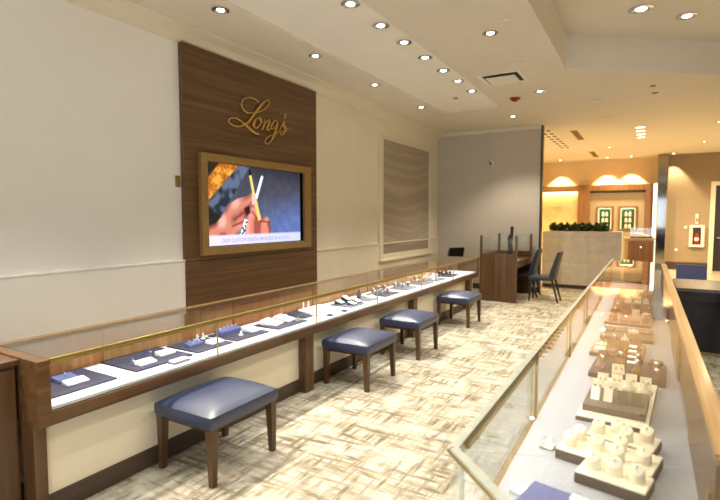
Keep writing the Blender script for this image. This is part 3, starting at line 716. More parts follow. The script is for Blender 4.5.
def watch_stand(x, y, z, mat, label, rz=0, metal='steel', sc=1.0, group=None, dial='white'):
    """C-shaped cuff holder with a watch strapped on it"""
    t = thing('watch_stand', label, 'watch stand', (x, y, z), rz, group)
    w = MB(); w.box(-.03 * sc, .03 * sc, -.022 * sc, .022 * sc, 0, .010 * sc, .002)
    w.frustum((-.008 * sc, 0, .010 * sc), (.012 * sc, .02 * sc), (-.006 * sc, 0, .03 * sc), (.012 * sc, .018 * sc))
    w.build('foot', M[mat], t)
    c0 = Vector((0, 0, .052 * sc)); w = MB()
    w.tube([c0 + Vector((-.02 * sc * .3, y_, 0)) for y_ in (-.024 * sc, .024 * sc)], .024 * sc, 16); w.build('cuff', M[mat], t, True)
    s = MB().torus((-.006 * sc, 0, .052 * sc), .0265 * sc, .0045 * sc, 'y', 24, 6).build('strap', M[metal], t, True)
    d_ = MB().lathe([(.0165 * sc, 0), (.0175 * sc, .004 * sc), (.015 * sc, .007 * sc)], n=20).build('watch_case', M[metal], t, True)
    d_.location = (.013 * sc, 0, .071 * sc); d_.rotation_euler = (0, radians(45), 0)
    MB().lathe([(.0135 * sc, .0071 * sc), (.013 * sc, .0078 * sc)], n=20).build('dial', M[dial], d_, True)
    return t
def bust(x, y, z, h, mat, label, rz=0, metal='rose', group=None):
    t = thing('necklace_bust', label, 'necklace bust', (x, y, z), rz, group)
    w = MB(); w.lathe([(.34 * h, 0), (.36 * h, .05 * h), (.30 * h, .12 * h), (.42 * h, .34 * h), (.40 * h, .52 * h), (.22 * h, .66 * h), (.13 * h, .76 * h), (.12 * h, .96 * h), (.09 * h, h)], n=20, sx=.55)
    w.build('form', M[mat], t, True)
    pts = [(.235 * h * (1 - .35 * abs(sin(a))) * .95 if False else .20 * h + .03 * h * cos(a), .24 * h * sin(a), (.50 - .16 * cos(a)) * h) for a in [(-1.3 + 2.6 * i / 14) for i in range(15)]]
    MB().tube(pts, .0022, 6).build('necklace', M[metal], t, True)
    return t
def pod(x, y, z, label, rz=0, r=.0275, h=.044, group=None, rings=True, mat='cream'):
    t = thing('ring_pod', label, 'ring holder', (x, y, z), rz, group)
    w = MB(); n = 24
    prof = [(r, 0), (r, .10), (r * .97, .5), (r * .95, .93), (r * .86, 1.0)]
    rings_ = [[w.bm.verts.new((a * cos(2 * pi * i / n), a * sin(2 * pi * i / n), h * b * (1 + .22 * sin(2 * pi * i / n) * (1 if b > .4 else 0)))) for i in range(n)] for a, b in prof]
    for a, b in zip(rings_, rings_[1:]):
        for i in range(n): w.bm.faces.new([a[i], a[(i + 1) % n], b[(i + 1) % n], b[i]])
    w.bm.faces.new(rings_[0][::-1]); w.bm.faces.new(rings_[-1])
    w.build('holder', M[mat], t, True)
    if rings:
        rg = MB().torus((0, 0, h + .003), .0085, .0016, 'x', 14, 5).build('ring', M['steel'], t, True)
        MB().ball((0, 0, h + .013), .004, (1, 1, .7), 1).build('stone', M['gem'], rg)
    return t

# ---- things in the wall showcase, from the near end
z = ZD + .0005; pz = z + .012 + .0005
G = 'jewellery pads in the wall counter'
pad(-3.035, 1.63, .40, .40, z, .012, 'navy', 'navy pad nearest the viewer in the wall counter', group=G)
ring_block(-3.06, 1.63, .09, .12, .030, pz, 'blue', 1, 'periwinkle ring block on the nearest navy pad')
wedge(-2.96, 1.64, .07, .13, pz, .010, .024, 'white', 'white card in front of the periwinkle block on the nearest navy pad')
pad(-3.045, 2.20, .40, .46, z, .014, 'navy', 'large navy pad second from the near end of the wall counter', group=G)
p2 = z + .0145
finger_stand(-2.99, 2.04, p2, .045, 'blue', 'small ring cone on the near corner of the large second navy pad')
finger_stand(-3.08, 2.24, p2, .045, 'blue', 'blue ring cone farther back on the large second navy pad')
wedge(-2.93, 2.10, .07, .13, p2, .012, .028, 'white', 'white card at the front of the second navy pad, nearer one')
wedge(-3.01, 2.32, .07, .13, p2, .012, .028, 'white', 'white card at the back of the second navy pad, farther one')
o = thing('price_block', 'white topped grey block on the white deck before the second pad', 'price block', (-2.80, 2.27, z)); MB().box(-.035, .035, -.07, .07, 0, .014, .003).build('base', M['greysuede'], o); MB().box(-.03, .03, -.065, .065, .0142, .024, .003).build('card', M['white'], o)
pad(-3.03, 2.66, .36, .36, z, .012, 'navy', 'navy pad with a silver cluster third in the wall counter', group=G)
ring_block(-3.03, 2.60, .07, .14, .03, pz, 'blue', 3, 'blue block with three silver rings on the third navy pad')
for i, yy in enumerate((2.72, 2.78)): finger_stand(-3.13, yy, pz, .05, 'white', ['white ring cone beside the three ring block on the third pad, nearer', 'white ring cone at the rear of the third pad, farther'][i])
wedge(-2.95, 2.74, .08, .13, pz, .012, .030, 'white', 'white card on the third navy pad in the wall counter')
pad(-3.02, 3.08, .34, .40, z, .012, 'navy', 'navy pad carrying a five ring block fourth in the wall counter', group=G)
ring_block(-3.09, 3.02, .07, .24, .055, pz, 'blue', 5, 'tall blue block with a row of five rings on the fourth pad')
finger_stand(-2.95, 3.03, pz, .035, 'white', 'lone white ring cone standing in front of the five ring block')
wedge(-2.99, 3.20, .13, .12, pz, .016, .036, 'white', 'white slanted cushion on the fourth navy pad')
pad(-2.98, 3.60, .30, .44, z, .012, 'navy', 'navy pad with two large white cards fifth in the wall counter', group=G)
wedge(-3.01, 3.50, .17, .15, pz, .010, .045, 'white', 'large white slanted card on the fifth pad, nearer of two', .2)
wedge(-3.02, 3.70, .17, .15, pz, .010, .045, 'white', 'large white slanted card on the fifth pad, farther of two', .2)
ring_block(-2.885, 3.72, .05, .07, .02, pz, 'greysuede', 2, 'low grey block with two rings at the front of the fifth pad')
wedge(-3.03, 3.96, .22, .16, z, .008, .040, 'navy', 'navy slanted board between the fifth pad and the long white board', 0, 'display_board', 'display board')
wedge(-2.98, 4.26, .30, .40, z, .008, .045, 'white', 'long white slanted board sixth in the wall counter', 0, 'display_board', 'display board')
for i, yy in enumerate((4.22, 4.31)): finger_stand(-3.185, yy, z, .10, 'white', ['tall white ring cone behind the long white board, nearer', 'tall white ring cone behind the long white board, farther'][i])
for i, yy in enumerate((4.14, 4.42)): ring_block(-2.785, yy, .05, .06, .02, z, 'navy', 1, ['tiny navy ring block before the long white board, nearer', 'tiny navy ring block before the long white board, farther'][i])
pad(-2.97, 4.78, .30, .30, z, .014, 'greysuede', 'slate grey pad seventh in the wall counter', group=G)
for i, (xx, yy, hh) in enumerate(((-3.02, 4.70, .03), (-2.88, 4.74, .02), (-3.03, 4.86, .055), (-2.90, 4.88, .03))):
    t = thing('jewellery_block', ['slate block with white card at the near back of the seventh pad', 'slate block with white card at the near front of the seventh pad', 'tall slate block with white card on the seventh pad', 'slate block with white card at the far front of the seventh pad'][i], 'jewellery stand', (xx, yy, z + .0145))
    MB().prism_y([(-.045, 0), (.045, 0), (.045, hh * .5), (-.045, hh + .012)], -.05, .05).build('block', M['navy'], t)
    MB().prism_y([(-.04, hh + .0115), (.04, hh * .5 + .002), (.04, hh * .5 + .008), (-.04, hh + .018)], -.04, .04).build('card', M['white'], t)
pad(-2.98, 5.22, .26, .26, z, .014, 'greysuede', 'slate grey pad eighth in the wall counter', group=G)
bust(-3.03, 5.14, z + .0145, .11, 'navy', 'navy necklace bust on the eighth pad in the wall counter', metal='steel')
ring_block(-2.92, 5.26, .08, .12, .03, z + .0145, 'white', 2, 'white ring block beside the navy bust on the eighth pad')
grp = [(5.68, 'navy', 'ninth'), (6.32, 'greysuede', 'tenth'), (6.90, 'pink', 'eleventh'), (7.42, 'greysuede', 'twelfth'), (8.05, 'navy', 'thirteenth')]
for gi, (yy, mt, od) in enumerate(grp):
    pad(-2.98, yy, .30, .40, z, .014, mt if mt != 'pink' else 'greysuede', '%s display pad from the near end of the wall counter' % od, group=G)
    q = z + .0145
    sm_ = ['greysuede', 'greysuede', 'pink', 'white', 'plum'][gi]
    places = [(-3.06, -.13, .9), (-3.07, .02, 1.1), (-2.94, -.10, .8), (-2.93, .05, .8), (-3.04, .15, 1.0)]
    pn = ['rear near corner', 'rear middle', 'front near corner', 'front middle', 'far end']
    for k, (xx, dy, sc) in enumerate(places):
        lb = '%s holder at the %s of the %s display pad' % ({'greysuede': 'grey', 'pink': 'dusty pink', 'white': 'white', 'plum': 'plum'}[sm_], pn[k], od)
        if (k + gi) % 3 == 2: tshape_stand(xx, yy + dy, q, .07, .07, sm_, lb.replace('holder', 'slanted earring stand'))
        else: watch_stand(xx, yy + dy, q, sm_, lb.replace('holder', 'watch holder'), 0, 'steel' if (k + gi) % 2 else 'rose', sc)

# ------------------------------------------------------------------ island showcase in the foreground
ZT2, ZD2 = 1.0, .67
outl = [(-.46, 8.70), (-.46, 1.28), (.60, .22), (1.095, .715), (.24, 1.57), (.24, 8.00)]
ic = thing('island_showcase', 'angled glass topped jewellery island counter in the right foreground', 'display counter', (-.11, 5.0, 0))
def I(mb, name, mat, sm_=False):
    o = mb.build(name, mat, ic, sm_); o.location = (.11, -5.0, 0); return o
def off_poly(poly, d):   # inward offset, counter-clockwise or clockwise handled by sign of area
    n = len(poly); A = sum(poly[i - 1][0] * poly[i][1] - poly[i][0] * poly[i - 1][1] for i in range(n)); sg = 1 if A > 0 else -1
    res = []
    for i in range(n):
        p0, p1, p2 = Vector(poly[i - 1]), Vector(poly[i]), Vector(poly[(i + 1) % n])
        a = (p1 - p0).normalized(); b = (p2 - p1).normalized()
        n1 = Vector((-a.y, a.x)) * sg; n2 = Vector((-b.y, b.x)) * sg
        k = (n1 + n2); k = k / k.dot(n1)
        res.append(tuple(p1 + k * d))
    return res
base_p = off_poly(outl, .05)
I(MB().prism(off_poly(outl, .09), 0, .10), 'plinth', M['kick'])
I(MB().prism(base_p, .10, .60), 'base_cabinet', M['walnut_v'])
I(MB().prism(off_poly(outl, .002), .60, .648), 'fascia', M['oak'])
I(MB().prism(off_poly(outl, .022), .648, ZD2), 'deck', M['deckgrey'])
# top panes
t_ = .010
def pane(poly): I(MB().prism(poly, ZT2 - t_, ZT2), 'top_glass', M['iglass'])
e_ = .002
pane([(-.46, 1.283 + e_), (.18, 1.548 + e_), (.18, 4.30), (-.46, 4.30)])
pane([(-.46, 4.304), (.18, 4.304), (.18, 8.05), (-.46, 8.70)])
pane([(-.46, 1.28 - e_), (.60, .22), (1.05, .67), (.18, 1.545 - e_)])
def wall_seg(a, b, th, z0, z1, name, mat):   # th to the left of a->b
    a = Vector(a); b = Vector(b); t = (b - a).normalized(); n = Vector((-t.y, t.x)) * th
    I(MB().prism([tuple(a), tuple(b), tuple(b + n), tuple(a + n)], z0, z1), name, mat)
for a, b in ((1.30, 3.66), (3.664, 6.36), (6.364, 8.69)):
    wall_seg((-.459, b), (-.459, a), .008, .649, ZT2 - t_ - .001, 'front_glass', M['glass'])
wall_seg((-.452, 1.283), (.59, .241), .008, .649, ZT2 - t_ - .001, 'front_glass', M['glass'])
wall_seg((.16, 8.07), (-.445, 8.675), .008, .649, ZT2 - t_ - .001, 'end_glass', M['glass'])
# brass channel just inside the top edge
I(MB().box(-.449, -.428, 1.36, 8.60, ZT2 - .030, ZT2 - t_ - .001, .002), 'front_rail', M['brass'])
for y in (2.45, 3.66, 4.75, 6.36, 7.6):
    I(MB().box(-.448, -.434, y - .008, y + .008, ZD2, ZT2 - .030, .002), 'glass_post', M['brass'])
I(MB().box(-.449, -.437, 1.335, 1.352, ZD2, ZT2 - t_ - .001, .002), 'corner_post', M['plastic'])
# bevelled rim of the top glass
I(MB().box(-.460, -.438, 1.292, 8.67, ZT2 + .0002, ZT2 + .0022, .0008), 'glass_rim', M['gedge'])
wall_seg((-.457, 1.279), (.585, .237), .026, ZT2 + .0002, ZT2 + .0022, 'glass_rim', M['gedge'])
# polished edge of the glass, greenish
I(MB().box(-.466, -.4605, 1.28, 8.70, ZT2 - t_, ZT2), 'glass_edge', M['gedge'])
wall_seg((-.4625, 1.2795), (.598, .219), -.002, ZT2 - t_, ZT2, 'glass_edge', M['brass'])
# rear wooden doors and rail
I(MB().box(.18, .24, 1.62, 8.00, ZT2 - .02, ZT2 + .001, .003), 'rear_rail', M['oak'])
I(MB().prism([(.18, 1.60), (.24, 1.62), (1.095, .765), (1.095, .715), (1.05, .69)], ZT2 - .02, ZT2 + .0), 'rear_rail', M['oak'])
for k in range(7):
    a = 1.62 + k * .91
    I(MB().box(.185 + .014 * (k % 2), .197 + .014 * (k % 2), a, min(a + .93, 7.99), ZD2, ZT2 - .021, .002), 'sliding_door', M['oakd'])
    I(MB().box(.176 + .014 * (k % 2), .186 + .014 * (k % 2), a + .06, a + .10, ZD2 + .11, ZD2 + .19, .002), 'finger_pull', M['bronze'])
wall_seg((1.06, .70), (.215, 1.545), -.012, ZD2, ZT2 - .021, 'sliding_door', M['oakd'])
case_light(ic, (-.31, 0, ZT2 - .036), .012, 6.8, 19, (1, .95, .88), (0, radians(-22), 0))

# ---- things in the island
z = ZD2 + .0005
def tray(x, y, sx, sy, h, side, top, label, rz=0, group=None):
    t = thing('display_tray', label, 'display tray', (x, y, z), rz, group)
    MB().box(-sx / 2, sx / 2, -sy / 2, sy / 2, 0, h - .008, .003).build('base', M[side], t)
    MB().box(-sx / 2 + .001, sx / 2 - .001, -sy / 2 + .001, sy / 2 - .001, h - .0078, h, .003).build('top_pad', M[top], t)
    return t
ra = radians(-12)
tray(-.075, 1.955, .235, .135, .045, 'cocoa', 'cream', 'nearest cream topped tray with three ring holders in the island counter', ra, 'cream ring trays')
tray(-.105, 2.135, .345, .20, .045, 'cocoa', 'cream', 'wide cream topped ring tray second from the viewer in the island counter', ra, 'cream ring trays')
tray(-.060, 2.325, .26, .155, .045, 'cocoa', 'cream', 'cream topped ring tray touching the big cream base in the island counter', ra, 'cream ring trays')
def on(cx, cy, dx, dy): return cx + dx * cos(ra) - dy * sin(ra), cy + dx * sin(ra) + dy * cos(ra)
zz = z + .0455
for i, dx in enumerate((-.072, 0, .072)):
    px_, py_ = on(-.075, 1.955, dx, .005); pod(px_, py_, zz, ['left', 'middle', 'right'][i] + ' cream ring holder on the nearest cream tray', ra, group='cream ring holders')
for i, (dx, dy) in enumerate(((-.135, -.035), (-.125, .045), (-.04, -.005), (.030, .05), (.045, -.05), (.125, .0))):
    px_, py_ = on(-.105, 2.135, dx, dy); pod(px_, py_, zz, ['front left corner', 'rear left corner', 'centre left', 'rear centre', 'front centre right', 'right end'][i] + ' cream ring holder on the wide second cream tray', ra, group='cream ring holders')
for i, (dx, dy) in enumerate(((-.09, -.03), (-.03, .035), (.02, -.035), (.085, .02))):
    px_, py_ = on(-.06, 2.325, dx, dy); pod(px_, py_, zz, ['leftmost', 'second from left', 'third from left', 'rightmost'][i] + ' cream ring holder on the third cream tray', ra, group='cream ring holders')
# navy pad bottom left and price tickets
pad(-.215, 1.685, .28, .24, z, .012, 'blue', 'periwinkle pad at the near corner of the island counter', ra, group=None)
wt = thing('ring_case', 'white padded ring case lying on the periwinkle pad in the island', 'ring case', (-.17, 1.765, z + .0125), ra)
MB().box(-.028, .028, -.02, .02, 0, .012, .005, 3).build('cushion', M['white'], wt)
MB().torus((0, 0, .018), .010, .0018, 'y', 18, 6).build('ring', M['steel'], wt, True)
wedge(-.355, 1.745, .07, .06, z, .006, .016, 'white', 'white card at the bottom edge left of the periwinkle pad', -.2)
cb = thing('crystal_block', 'small clear crystal price block on the grey deck left of the cream trays', 'crystal block', (-.335, 2.15, z), ra)
MB().box(-.028, .028, -.028, .028, 0, .012, .003).build('base', M['gedge'], cb); MB().box(-.025, .025, -.025, .025, .0125, .038, .003).build('cube', M['glass'], cb)
# cream platform with taupe bracelet stand
tray(-.095, 2.865, .305, .70, .026, 'cocoa', 'cream', 'big cream platform under the taupe bracelet tray in the island counter', radians(-4))
zz = z + .0265
t = thing('bracelet_tray', 'taupe tray with four upright tabs on the big cream platform', 'display tray', (-.105, 2.725, zz), radians(-4))
MB().prism_x([(-.13, 0), (.12, 0), (.12, .050), (-.13, .030)], -.135, .135).build('base', M['taupe'], t)
for i, xx in enumerate((-.092, -.034, .028, .088)):
    MB().prism_x([(-.055, .0365), (-.035, .038), (-.008, .092), (-.022, .096)], xx - .02, xx + .02).build('upright_tab', M['white' if i < 2 else 'taupe'] if i != 1 else M['cream'], t)
for i, (xx, yy, hh) in enumerate(((-.205, 2.91, .07), (-.13, 2.90, .07), (-.055, 2.92, .09), (.015, 2.91, .09), (-.19, 3.06, .065), (-.12, 3.07, .065), (-.05, 3.08, .075), (.02, 3.09, .065))):
    k_ = ['at the left end behind the taupe tray', 'second from left behind the taupe tray', 'third from left behind the taupe tray', 'at the right end behind the taupe tray', 'leftmost in the rear row of the cream platform', 'second in the rear row of the cream platform', 'third in the rear row of the cream platform', 'rightmost in the rear row of the cream platform'][i]
    if i in (2, 3): bust(xx, yy, zz, hh, 'cream', 'cream necklace bust ' + k_, radians(-90), group='cream forms on the cream platform')
    else: tshape_stand(xx, yy, zz, .055, hh, 'cream', 'cream earring stand ' + k_, radians(-90), 'rose', 'cream forms on the cream platform')
# plum trays and beyond
def cluster(yc, depth, mat, tops, label, short, seed, xr=(-.30, .10), n=7, dens=None):
    random.seed(seed)
    cx = (xr[0] + xr[1]) / 2
    tray(cx, yc, xr[1] - xr[0], depth, .028, mat, tops, label, radians(random.uniform(-4, 0)), 'jewellery trays in the island counter')
    zq = z + .0285
    cols_ = 4; rows = max(1, round(n / cols_))
    pos = ['left', 'centre left', 'centre right', 'right']
    rn = ['front row', 'second row', 'third row', 'rear row'] if rows > 2 else ['front row', 'rear row']
    for r_ in range(rows):
        for c_ in range(cols_):
            x = xr[0] + .055 + c_ * (xr[1] - xr[0] - .11) / (cols_ - 1); y = yc - depth / 2 + .06 + r_ * (depth - .12) / max(1, rows - 1) if rows > 1 else yc
            k = random.choice([0, 1, 2, 3]); mt = random.choice([tops, 'cream', mat, 'pink', 'tan'])
            where = ' at %s, %s of the %s island tray' % (pos[c_], rn[r_], short)
            nm = {'tan': 'tan', 'plum': 'plum', 'cream': 'cream', 'pink': 'dusty pink', 'taupe': 'taupe', 'cocoa': 'cocoa', 'white': 'white'}[mt]
            a = radians(-90 + random.uniform(-20, 20))
            if k == 0: watch_stand(x, y, zq, mt, nm + ' watch holder' + where, a, random.choice(['rose', 'steel']), .8)
            elif k == 1: tshape_stand(x, y, zq, .065, .055, mt, nm + ' earring stand' + where, a, 'rose')
            elif k == 2: ring_block(x, y, .06, .07, .03, zq, mt, 2, nm + ' ring block' + where, a, 'rose')
            else: bust(x, y, zq, .075, mt, nm + ' necklace bust' + where, a, 'rose')
cluster(3.47, .42, 'plum', 'plum', 'plum brown display tray right behind the cream platform in the island', 'plum', 11, (-.28, .13), 12)
cluster(3.98, .42, 'plum', 'tan', 'tan topped display tray behind the plum one in the island', 'tan', 12, (-.32, .012), 12)
cluster(4.55, .42, 'plum', 'taupe', 'taupe topped display tray near the middle glass seam in the island', 'taupe', 23, (-.30, .07), 4)
cluster(5.22, .52, 'plum', 'pink', 'dusty pink topped display tray past the middle in the island', 'dusty pink', 14, (-.30, .07), 8)
cluster(5.95, .56, 'cocoa', 'plum', 'dark plum display tray two from the far end in the island', 'dark plum', 15, (-.30, .07), 8)
cluster(6.75, .60, 'cocoa', 'taupe', 'cocoa sided display tray at the far end in the island', 'farthest', 16, (-.30, .07), 8)

# ------------------------------------------------------------------ consultation desk by the partition
dk = thing('consultation_desk', 'walnut consultation desk with glass screens and four posts before the grey partition', 'desk', (-2.85, 9.55, 0))
MB().box(0, .72, 0, .05, 0, .93, .003).build('side_panel', M['walnut_v'], dk)
MB().box(0, .72, 1.36, 1.41, 0, .80, .003).build('far_side_panel', M['walnut_v'], dk)
MB().box(0, .72, .05, 1.36, .76, .80, .003).build('desk_top', M['walnut_c'], dk)
MB().box(.68, .71, .05, 1.36, .66, .76, .002).build('apron', M['walnut_v'], dk)
MB().box(.02, .05, .05, 1.36, 0, .76, .002).build('modesty_panel', M['walnut_v'], dk)
MB().box(0, .03, .05, 1.36, .80, .92, .002).box(.03, .72, 1.37, 1.41, .80, .92, .002).build('upstand', M['walnut_v'], dk)
for (x, y, z0, nm) in ((.02, .025, .93, ''), (.70, .025, .93, ''), (.02, 1.385, .80, ''), (.70, 1.385, .80, '')):
    MB().box(x - .022, x + .022, y - .022, y + .022, z0, 1.29, .003).build('post', M['walnut_v'], dk)
MB().box(.045, .675, .02, .03, .93, 1.24).build('glass_screen', M['glass'], dk)
MB().box(.015, .025, .05, 1.36, .921, 1.24).build('glass_screen', M['glass'], dk)
MB().box(.05, .67, 1.38, 1.39, .921, 1.24).build('glass_screen', M['glass'], dk)
vs_ = thing('glass_vase', 'tall glass vase with dark stems standing on the walnut consultation desk', 'vase', (-2.36, 9.98, .8005))
w = MB(); n = 24
prof = [(.055, 0), (.055, .30), (.050, .30), (.050, .012)]
rings = [[w.bm.verts.new((a * cos(2 * pi * i / n), a * sin(2 * pi * i / n), b)) for i in range(n)] for a, b in prof]
for a, b in zip(rings, rings[1:]):
    for i in range(n): w.bm.faces.new([a[i], a[(i + 1) % n], b[(i + 1) % n], b[i]])
w.bm.faces.new(rings[0][::-1]); w.bm.faces.new(rings[-1]); w.build('vase_body', M['sglass'], vs_, True)
for dx, dy, hh in ((-.02, 0, .44), (.015, .01, .66), (.0, -.02, .50)): MB().tube([(dx * .5, dy * .5, .02), (dx, dy, .25), (dx * 1.6, dy * 1.6, hh)], .012, 8, [.012, .022, .034]).build('stem', M['black'], vs_, True)
tag(MB().box(-.10, .10, -.14, .14, 0, .003).build('paper_sheet', M['paper'], None, False, (-2.28, 9.84, .8005)), 'white paper sheet lying on the walnut consultation desk beside the vase', 'paper')
def side_chair(label, loc, rz, mat='chairblue', grp=None, bh=.98, name='side_chair'):
    t = thing(name, label, 'chair', loc, rz, grp)     # faces -x, back at +x
    w = cushion(.46, .45, .07, .012, 12); w.build('seat', M[mat], t, True, (-.02, 0, .42))
    w = MB(); w.prism_y([(.12, .44), (.22, .44), (.235, .55), (.33, bh), (.275, bh), (.15, .60)], -.205, .205)
    bmesh.ops.bevel(w.bm, geom=list(w.bm.edges), offset=.010, segments=2, affect='EDGES')
    w.build('backrest', M[mat], t)
    for s_ in (-1, 1):
        MB().frustum((-.23, s_ * .19, 0), (.028, .028), (-.20, s_ * .185, .43), (.042, .042)).build('leg', M['darkwood'], t)
        MB().frustum((.30, s_ * .19, 0), (.028, .028), (.18, s_ * .185, .46), (.042, .042)).build('leg', M['darkwood'], t)
    return t
side_chair('slate blue high backed chair pulled out in front of the consultation desk', (-1.74, 10.14, 0), 0, grp='chairs at the consultation desk')
side_chair('slate blue high backed chair tucked in beside the partition end', (-2.22, 10.66, 0), 0, grp='chairs at the consultation desk')
side_chair('dark low backed staff chair behind the far end of the wall counter', (-3.86, 10.50, 0), radians(-30), 'black', bh=.98, name='staff_chair')

# ------------------------------------------------------------------ desk and chairs to the right of the island
rd = thing('dark_desk', 'dark desk with a grey top standing right of the island counter', 'desk', (.32, 6.9, 0))
MB().box(0, 1.6, 0, 1.05, .77, .81, .004).build('desk_top', M['greytop'], rd)
MB().box(.03, 1.57, .10, .14, .05, .77, .003).build('front_panel', M['black'], rd)
for x in (0.01, 1.54): MB().box(x, x + .05, .03, 1.02, 0, .77, .003).build('leg_panel', M['darkwood'], rd)
MB().box(.06, 1.54, .05, .10, .66, .77, .003).build('drawer_rail', M['darkwood'], rd)
side_chair('deep blue chair on the far side of the dark desk at the right edge', (.63, 9.2, 0), radians(90), 'royal', bh=.88, name='desk_chair')
side_chair('black chair on the near side of the dark desk at the right edge', (.98, 6.35, 0), radians(90), 'black', bh=.80, name='guest_chair')

# ------------------------------------------------------------------ stone planter wall and far reception
pw = thing('planter_wall', 'low travertine partition holding a row of plants in front of the amber zone', 'planter', (-2.14, 12.2, 0))
w = MB(); w.box(0, 1.66, 0, .06, .08, 1.32, .003); w.box(0, 1.66, .36, .42, .08, 1.32, .003); w.box(0, .06, .06, .36, .08, 1.32); w.box(1.60, 1.66, .06, .36, .08, 1.32)
w.build('stone_trough', M['planter'], pw)
MB().box(.02, 1.64, .02, .40, 0, .08).build('plinth', M['kick'], pw)
MB().box(.06, 1.60, .06, .36, 1.18, 1.26).build('soil', M['cocoa'], pw)
random.seed(5)
for k in range(8):
    t = thing('potted_fern', ['leftmost', 'second', 'third', 'fourth', 'fifth', 'sixth', 'seventh', 'rightmost'][k] + ' leafy green plant in the trough of the travertine partition', 'plant', (-1.93 + k * .155, 12.41, 1.262), 0, 'plants along the travertine partition')
    w = MB()
    for l in range(260):
        a = random.uniform(0, 2 * pi); r_ = random.uniform(.005, .10); h_ = random.uniform(.04, .27) * (1 - 3 * r_)
        c0 = Vector((r_ * cos(a), min(.13, max(-.13, r_ * sin(a))), h_)); d = Vector((cos(a), sin(a), random.uniform(-.2, 1.2))).normalized() * random.uniform(.024, .036)
        s_ = d.cross(Vector((random.uniform(-1, 1), random.uniform(-1, 1), random.uniform(-.5, .5)))).normalized() * .016; up = Vector((0, 0, .004))
        w.quadset([c0 - d, c0 + s_ + up, c0 + d, c0 - s_ + up], [(0, 1, 2, 3)])
    w.build('foliage', M['leaf'], t)
    w = MB()
    for l in range(5):
        a = l * 1.25; w.tube([(0, 0, 0), (.03 * cos(a), .03 * sin(a), .07), (.06 * cos(a), .06 * sin(a), .12)], .004, 5)
    w.build('stem', M['leaf'], t)

pt = thing('wood_portal', 'honey oak portal framing the far wall with a backlit honey stone niche', 'portal', (0, 18.3, 0))
MB().box(-4.30, .08, 0, .28, 2.52, 2.72, .004).build('header', M['oakx'], pt)
MB().box(-2.09, -1.71, 0, .28, 0, 2.52, .004).build('column', M['oakx'], pt)
MB().box(-.10, .08, 0, .28, 0, 2.52, .004).build('column', M['oakx'], pt)
MB().box(-4.30, -2.09, .18, .24, 0, 2.52).build('niche_back', M['onyx'], pt)
MB().box(-4.30, -2.12, .10, .14, 2.49, 2.515).build('light_strip', M['amberstrip'], pt)
case_light(pt, (-3.2, .09, 2.48), 2.1, .05, 13, AMB, (radians(12), 0, 0))
w = MB(); w.box(-1.71, -.10, .06, .20, 2.0, 2.45, .003); w.box(-1.71, -.10, .06, .20, 0, 1.19, .003); w.box(-1.71, -1.52, .06, .20, 1.19, 2.0, .003); w.box(-.99, -.85, .06, .20, 1.19, 2.0, .003); w.box(-.29, -.10, .06, .20, 1.19, 2.0, .003)
w.build('inner_panel', M['beige_wall'], pt)
w = MB(); w.tube(smooth_path([(-2.95, .165, 1.96), (-2.88, .165, 2.0), (-2.82, .165, 1.95), (-2.76, .165, 2.0), (-2.70, .165, 1.96), (-2.62, .165, 1.99)], 5), .012, 6)
w.build('brass_scroll', M['brass'], pt, True)
for i, (xa, lab) in enumerate(((-1.51, 'left green lined display case glowing in the far oak portal'), (-.84, 'right green lined display case glowing in the far oak portal'))):
    g = thing('display_case', lab, 'display case', (xa, 18.36, 1.20), 0, 'green display cases in the far portal')
    Wd = .51 if i == 0 else .54
    w = MB()
    for q in ((0, Wd, 0, .05), (0, Wd, .74, .79), (0, .05, .05, .74), (Wd - .05, Wd, .05, .74)): w.box(q[0], q[1], -.04, .02, q[2], q[3], .004)
    w.build('frame', M['oakx'], g)
    MB().box(.02, Wd - .02, .12, .135, .02, .77).build('back_panel', M['green'], g)
    MB().box(.05, .085, .02, .12, .05, .74).build('side_lining', M['cream'], g); MB().box(Wd - .085, Wd - .05, .02, .12, .05, .74).build('side_lining', M['cream'], g)
    for r_ in range(3):
        s = MB().box(.15, Wd - .15, .05, .11, .08 + r_ * .20, .095 + r_ * .20, .002).build('shelf', M['cream'], g)
        for c_ in (-1, 1):
            MB().lathe([(.028, 0), (.032, .03), (.045, .07), (.03, .10), (.014, .115), (.012, .14)], (Wd / 2 + c_ * .055, .08, .0955 + r_ * .20), 12, 1, .5).build('jewellery_form', M['cream'], g, True)
    case_light(g, (Wd / 2, .05, .735), Wd - .16, .05, 9, (1, .9, .6))
    MB().box(.08, Wd - .08, .03, .07, .725, .738).build('lamp', M['amberstrip'], g)
ls = thing('light_panel', 'tall glowing vertical light panel between the oak portal and the mirror column', 'light', (.09, 18.42, 0))
MB().box(.03, .14, 0, .10, 0, 2.75).build('housing', M['trim'], ls)
MB().box(.035, .135, -.01, 0, .02, 2.72).build('diffuser', M['strip'], ls)
mc = thing('mirror_column', 'slim mirrored column from floor to ceiling beside the beige wall', 'column', (.22, 17.9, 0))
MB().box(.02, .26, .02, .25, 0, ZC - .03).build('core', M['mirror'], mc)
w = MB()
for x in (0, .26): w.box(x, x + .02, 0, .02, 0, ZC - .03)
w.box(0, .28, 0, .02, ZC - .09, ZC - .03); w.build('edge_trim', M['bronze'], mc)
